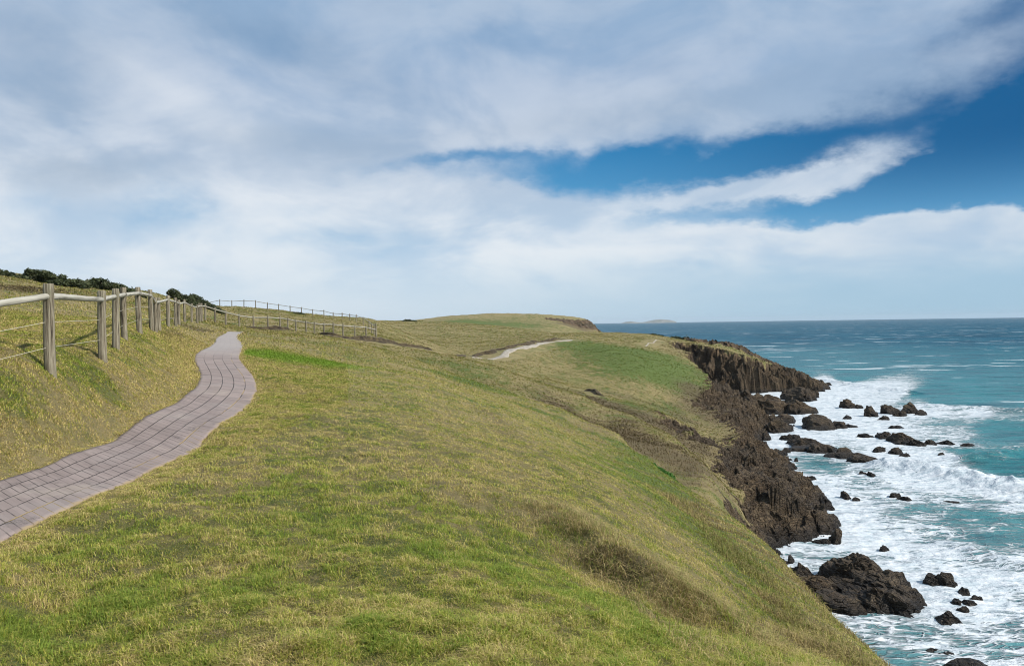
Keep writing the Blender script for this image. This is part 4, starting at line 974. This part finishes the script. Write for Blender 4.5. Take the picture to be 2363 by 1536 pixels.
    # quads and tip triangles as triangles
    Ft = np.concatenate([quads[:, [0, 1, 2]], quads[:, [0, 2, 3]], tris[:, :3]])
    n_ = n0
    v = gt[:, 0] + .06 + rg.normal(0, .36, n_) + .35*(fbm(Xg*9, Yg*9, o=2, s=102)) - .30*rough*(rg.random(n_) < .6)
    cs = [np.array((.50, .390, .165)), np.array((.345, .335, .058)), np.array((.185, .250, .036))]
    t1 = np.clip(v/.55, 0, 1)[:, None]; t2 = np.clip((v-.55)/.5, 0, 1)[:, None]
    c = cs[0]*(1-t1)+cs[1]*t1; c = c*(1-t2)+cs[2]*t2
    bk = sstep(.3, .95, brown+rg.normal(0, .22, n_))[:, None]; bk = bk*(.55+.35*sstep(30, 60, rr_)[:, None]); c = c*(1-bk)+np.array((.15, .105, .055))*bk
    bg = sstep(.2, .9, gt[:, 2]+rg.normal(0, .1, n_))[:, None]; c = c*(1-bg)+np.array(LIME)*1.15*bg
    th_ = sstep(.0, -.55, clump+.6*tuftn)[:, None]*.45; c = c*(1-th_)+np.array((.12, .088, .04))*th_
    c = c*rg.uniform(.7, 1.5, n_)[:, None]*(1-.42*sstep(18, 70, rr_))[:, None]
    # a few dandelion-yellow specks
    cL = np.array([(.55, .43, .20), (.40, .30, .13), (.24, .30, .06), (.20, .14, .07)])[rg.choice(4, nL, p=[.38, .3, .2, .12])]*rg.uniform(.7, 1.2, (nL, 1)); c = np.concatenate([c, cL])
    return V, Ft, np.repeat(c, 5, 0)
def b_grass(t, b, out):
    t.put(b.inputs['Base Color'], t.attr('tint', 0)); b.inputs['Roughness'].default_value = .7; b.inputs['Specular IOR Level'].default_value = .15
    tr = t.node('ShaderNodeBsdfTranslucent'); t.put(tr.inputs[0], t.attr('tint', 0)); mx = t.node('ShaderNodeMixShader'); mx.inputs[0].default_value = .25
    t.l.new(b.outputs[0], mx.inputs[1]); t.l.new(tr.outputs[0], mx.inputs[2]); t.l.new(mx.outputs[0], out.inputs[0])
M_GRASS = material('grass_blades', b_grass)
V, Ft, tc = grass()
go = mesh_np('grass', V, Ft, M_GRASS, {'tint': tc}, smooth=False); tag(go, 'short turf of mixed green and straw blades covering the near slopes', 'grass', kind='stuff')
print('grass', len(V)//5, time.time()-T0)
# small yellow flowers dotted in the turf
def flowers():
    rg = np.random.default_rng(9); m = []
    for _ in range(90):
        if rg.random() < .75: px, py = rg.uniform(1150, 1900), rg.uniform(1020, 1450)
        else: px, py = rg.uniform(0, 420), rg.uniform(800, 960)
        h_ = hit(px, py, 4, 40); z = float(land(np.array([h_.x]), np.array([h_.y]))[0][0])
        dpp = path_dist(np.array([h_.x]), np.array([h_.y]))[0][0]
        if abs(z-h_.z) < .5 and dpp > .2: m.append((h_.x, h_.y, z+.03))
    V, Fs = [], []
    for c in m:
        r = max(.007, c[1]*.0005); k = len(V); V.append((c[0], c[1], c[2]+r*.2))
        for j in range(8):
            a = j*math.pi/4; q = r*(1 if j % 2 else .7); V.append((c[0]+q*math.cos(a), c[1]+q*math.sin(a)*.8, c[2]+.4*q))
        for j in range(8): Fs.append((k, k+1+j, k+1+(j+1) % 8))
    return np.array(V), np.array(Fs)
M_FLOW = material('yellow_petals', lambda t, b, out: (t.put(b.inputs['Base Color'], (.75, .52, .03)), t.put(b.inputs['Roughness'], .7)))
V, Ft = flowers(); fo = mesh_np('flowers', V, Ft, M_FLOW, smooth=False); tag(fo, 'tiny yellow flowers scattered in the turf', 'flowers', kind='stuff')

# ------------------------------------------------------------------ haze
HZ = 3.2e-5
bm = bmesh.new(); bmesh.ops.create_cube(bm, size=1); me = bpy.data.meshes.new('haze'); bm.to_mesh(me); bm.free()
hz = bpy.data.objects.new('haze', me); COL.objects.link(hz); hz.location = (0, 0, 20); hz.scale = (150000, 150000, 0); hz.scale = (35200, 35200, 100)
hz.location = (0, 0, SEA-8+50)
hm = bpy.data.materials.new('haze'); hm.use_nodes = True; t = NT(hm.node_tree); t.n.clear(); o_ = t.node('ShaderNodeOutputMaterial'); pv = t.node('ShaderNodeVolumePrincipled')
pv.inputs['Color'].default_value = (.80, .90, 1, 1); pv.inputs['Density'].default_value = HZ; t.l.new(pv.outputs[0], o_.inputs['Volume']); me.materials.append(hm); tag(hz, kind='stuff')
USE_HAZE = True
if not USE_HAZE: bpy.data.objects.remove(hz)

# ------------------------------------------------------------------ sun and sky
SUN_EL, SUN_AZ = math.radians(43), math.radians(112)     # azimuth clockwise from the view direction
sd = Vector((math.sin(SUN_AZ)*math.cos(SUN_EL), math.cos(SUN_AZ)*math.cos(SUN_EL), math.sin(SUN_EL)))
sl = bpy.data.lights.new('sun', 'SUN'); sl.energy = 4.7; sl.angle = math.radians(3.0); sl.color = (1, .95, .88)
so = bpy.data.objects.new('sun', sl); COL.objects.link(so); so.rotation_euler = sd.to_track_quat('Z', 'Y').to_euler(); so.location = sd*100
W = bpy.data.worlds.new('World'); S.world = W; W.use_nodes = True; t = NT(W.node_tree); t.n.clear()
wo = t.node('ShaderNodeOutputWorld'); bgN = t.node('ShaderNodeBackground'); t.l.new(bgN.outputs[0], wo.inputs[0])
sky = t.node('ShaderNodeTexSky', sky_type='NISHITA'); sky.sun_disc = False; sky.sun_elevation = SUN_EL; sky.sun_rotation = SUN_AZ
dirv = t.vm('NORMALIZE', t.node('ShaderNodeTexCoord').outputs['Generated'])
sx = t.node('ShaderNodeSeparateXYZ'); t.put(sx.inputs[0], dirv)
az = t.m('ARCTAN2', sx.outputs[0], sx.outputs[1]); el = t.m('ARCSINE', sx.outputs[2])
cb = t.node('ShaderNodeCombineXYZ'); t.put(cb.inputs[0], az); t.put(cb.inputs[1], el)
AE = cb.outputs[0]
# warp for ragged edges; clouds are flattened towards the horizon
ec = t.m('MAXIMUM', el, .0)
sc = t.node('ShaderNodeCombineXYZ'); t.put(sc.inputs[0], az); t.put(sc.inputs[1], t.m('MULTIPLY', t.m('POWER', t.m('ADD', ec, .02), .75), 2.6))
WV = t.noise(t.map(sc.outputs[0], (2.6, 1.6, 1)), 1.8, 6, .58, out=1)
WV2 = t.noise(t.map(sc.outputs[0], (3, 2.0, 1), loc=(3, 1, 0)), 6, 6, .62, out=1)
warp = t.vm('ADD', t.vm('SCALE', t.vm('SUBTRACT', WV, (.5, .5, .5)), scale=.10), t.vm('SCALE', t.vm('SUBTRACT', WV2, (.5, .5, .5)), scale=.045))
warp = t.vm('MULTIPLY', warp, (1.4, .8, 0))
AW = t.vm('ADD', AE, warp)
def ae(px, py):
    d = ray(px, py); d = d/np.linalg.norm(d); return math.atan2(d[0], d[1]), math.asin(d[2])
def blob(px, py, rx, ry, rot=0, warped=True, p=1.0):
    """soft oval patch of sky: centre and half sizes measured on the photograph, fixed in direction"""
    a, e = ae(px, py); sxv, syv = F/rx, F/ry; c, s = math.cos(rot), math.sin(rot)
    q = t.vm('SUBTRACT', AW if warped else AE, (a, e, 0))
    u = t.vm('DOT_PRODUCT', q, (c*sxv, s*sxv, 0)); v = t.vm('DOT_PRODUCT', q, (-s*syv, c*syv, 0))
    r2 = t.m('ADD', t.m('MULTIPLY', u, u), t.m('MULTIPLY', v, v))
    return t.m('EXPONENT', t.m('MULTIPLY', r2, -p))
def addn(lst, base=0.0):
    acc = None
    for w_, nd in lst:
        x_ = t.m('MULTIPLY', nd, w_); acc = x_ if acc is None else t.m('ADD', acc, x_)
    return t.m('ADD', acc, base)
gap = addn([(.75, blob(1080,372,240,22,.06)), (1.15, blob(1420,400,260,50,.06)), (1.5, blob(1760,345,420,52,.0)), (1.9, blob(2270,385,310,105,0)), (1.3, blob(2150,465,420,42,0)), (.6, blob(1850,470,380,26,.03)), (1.1, blob(2430,250,110,150,0)), (.65, blob(2290,10,130,40,.3)),
            (.9, blob(2190,320,110,70,0)), (.65, blob(1480,485,220,60,.1)), (.50, blob(400,470,70,50,0)), (.45, blob(1180,440,170,40,.0)), (.45, blob(2000,650,420,50,0)), (.42, blob(850,560,300,34,0)), (.4, blob(1500,600,220,50,0)), (.3, blob(150,470,110,30,0)), (.3, blob(700,470,120,24,.1)), (.9, blob(2750,300,260,260,0)), (.16, blob(600,90,260,60,-.2)), (.12, blob(1150,130,200,60,0))])
cl_ = addn([(.75, blob(1880,400,250,44,.16)), (.6, blob(2000,365,150,46,.2)), (.3, blob(1900,360,330,40,.1)), (.7, blob(1640,440,230,18,.14)), (.8, blob(1637,352,34,19,.25)), (1.1, blob(1950,530,520,42,.02)), (.9, blob(2320,510,200,34,.05)), (.5, blob(2190,270,130,45,.35)), (.4, blob(1530,350,50,14,.2)), (.8, blob(1250,500,230,50,0)), (.5, blob(1150,450,120,25,0)), (.5,blob(2100,580,400,35,0))])
n_big = t.noise(t.map(sc.outputs[0], (1.7, 1.25, 1)), 2.6, 7, .55, .3); n_fine = t.noise(t.map(sc.outputs[0], (2.4, 1.7, 1), rot=(0, 0, .15)), 6, 8, .58, .2)
nz = t.m('ADD', t.m('MULTIPLY', t.m('SUBTRACT', n_big, .5), .85), t.m('MULTIPLY', t.m('SUBTRACT', n_fine, .5), .6))
cov = t.m('ADD', t.m('SUBTRACT', 1.0, gap), t.m('MULTIPLY', cl_, 1.1))
cov = t.m('ADD', cov, t.m('MULTIPLY', nz, 1.12))
cover = t.ss(cov, -.42, 1.12)
# above and behind the view the sky goes on broken
# clear sky, deepened as through a polariser, pale at the horizon
skyc = t.vm('SCALE', sky.outputs[0], scale=.10)
deep = t.ramp(t.m('DIVIDE', el, .45), [(0, (.42, .59, .74)), (.12, (.33, .55, .75)), (.30, (.12, .39, .68)), (.55, (.008, .20, .47)), (1, (.0, .12, .33))])
azr = t.ss(az, .0, .62); deep = t.mix(t.m('MULTIPLY', azr, t.ss(el, .07, .22)), deep, (.0, .105, .29))
clear = t.mix(.94, skyc, deep)
# cloud light
lightn = t.noise(t.map(sc.outputs[0], (1.5, 1.15, 1), loc=(7, 2, 0), rot=(0, 0, .12)), 3.0, 7, .56, .4)
cb_hi = t.ramp(t.m('DIVIDE', el, .45), [(0, (.68, .79, .87)), (.22, (.77, .835, .89)), (.45, (.70, .765, .855)), (.7, (.49, .585, .73)), (1, (.40, .52, .68))])
cb_lo = t.ramp(t.m('DIVIDE', el, .45), [(0, (.58, .73, .84)), (.22, (.48, .63, .79)), (.45, (.43, .54, .69)), (.7, (.33, .46, .65)), (1, (.27, .42, .62))])
cloudc = t.mix(t.ss(lightn, .36, .64), cb_lo, cb_hi)
dark = addn([(.55, blob(190,385,130,36,.05)), (.35, blob(90,190,120,80)), (.30, blob(700,330,260,40,-.05)), (.25, blob(60,60,200,50)), (.45, blob(2050,270,260,50,.1)), (.30, blob(1500,250,500,40,.08)), (.3, blob(640,90,300,60,-.3))])
cloudc = t.mix(t.m('MULTIPLY', dark, .9, clamp=True), cloudc, (.22, .33, .47))
brt = addn([(.5, blob(350,170,170,60,-.5)), (.5, blob(520,260,180,50,-.4)), (.6, blob(850,430,420,50,.05)), (.5, blob(300,420,300,45)), (.6, blob(1760,510,230,25,.1)), (.5, blob(2000,560,260,18)), (.6, blob(880,552,36,16)), (.15, blob(1980,400,150,16,.1)), (.4, blob(300,600,700,60,0)), (.35, blob(1300,560,300,40))])
cloudc = t.mix(t.m('MULTIPLY', brt, .5, clamp=True), cloudc, (.80, .84, .89))
right = t.m('MULTIPLY', t.ss(az, .05, .6), .45); cloudc = t.mix(right, cloudc, t.mix(.5, cloudc, (.30, .44, .62)))
fin = t.mix(cover, clear, cloudc)
# the low band: misty, whiter on the left, bluer on the right
hb = t.mix(t.ss(az, -.45, .55), (.70, .78, .85), (.36, .56, .71))
fin = t.mix(t.ss(el, .10, .0, 0, .88), fin, hb)
fin = t.vm('SCALE', fin, scale=10.0)
t.put(bgN.inputs[0], fin); bgN.inputs[1].default_value = .10

S.render.engine = 'CYCLES'
S.cycles.max_bounces = 6; S.cycles.diffuse_bounces = 3; S.cycles.glossy_bounces = 3; S.cycles.volume_bounces = 0; S.cycles.transmission_bounces = 3
S.cycles.use_denoising = True; S.cycles.pixel_filter_type = 'BLACKMAN_HARRIS'; S.cycles.filter_width = 1.05
try: S.cycles.denoiser = 'OPENIMAGEDENOISE'
except Exception: pass
S.view_settings.view_transform = 'Standard'; S.view_settings.look = 'None'; S.view_settings.exposure = 0; S.view_settings.gamma = 1
print('done', time.time()-T0)
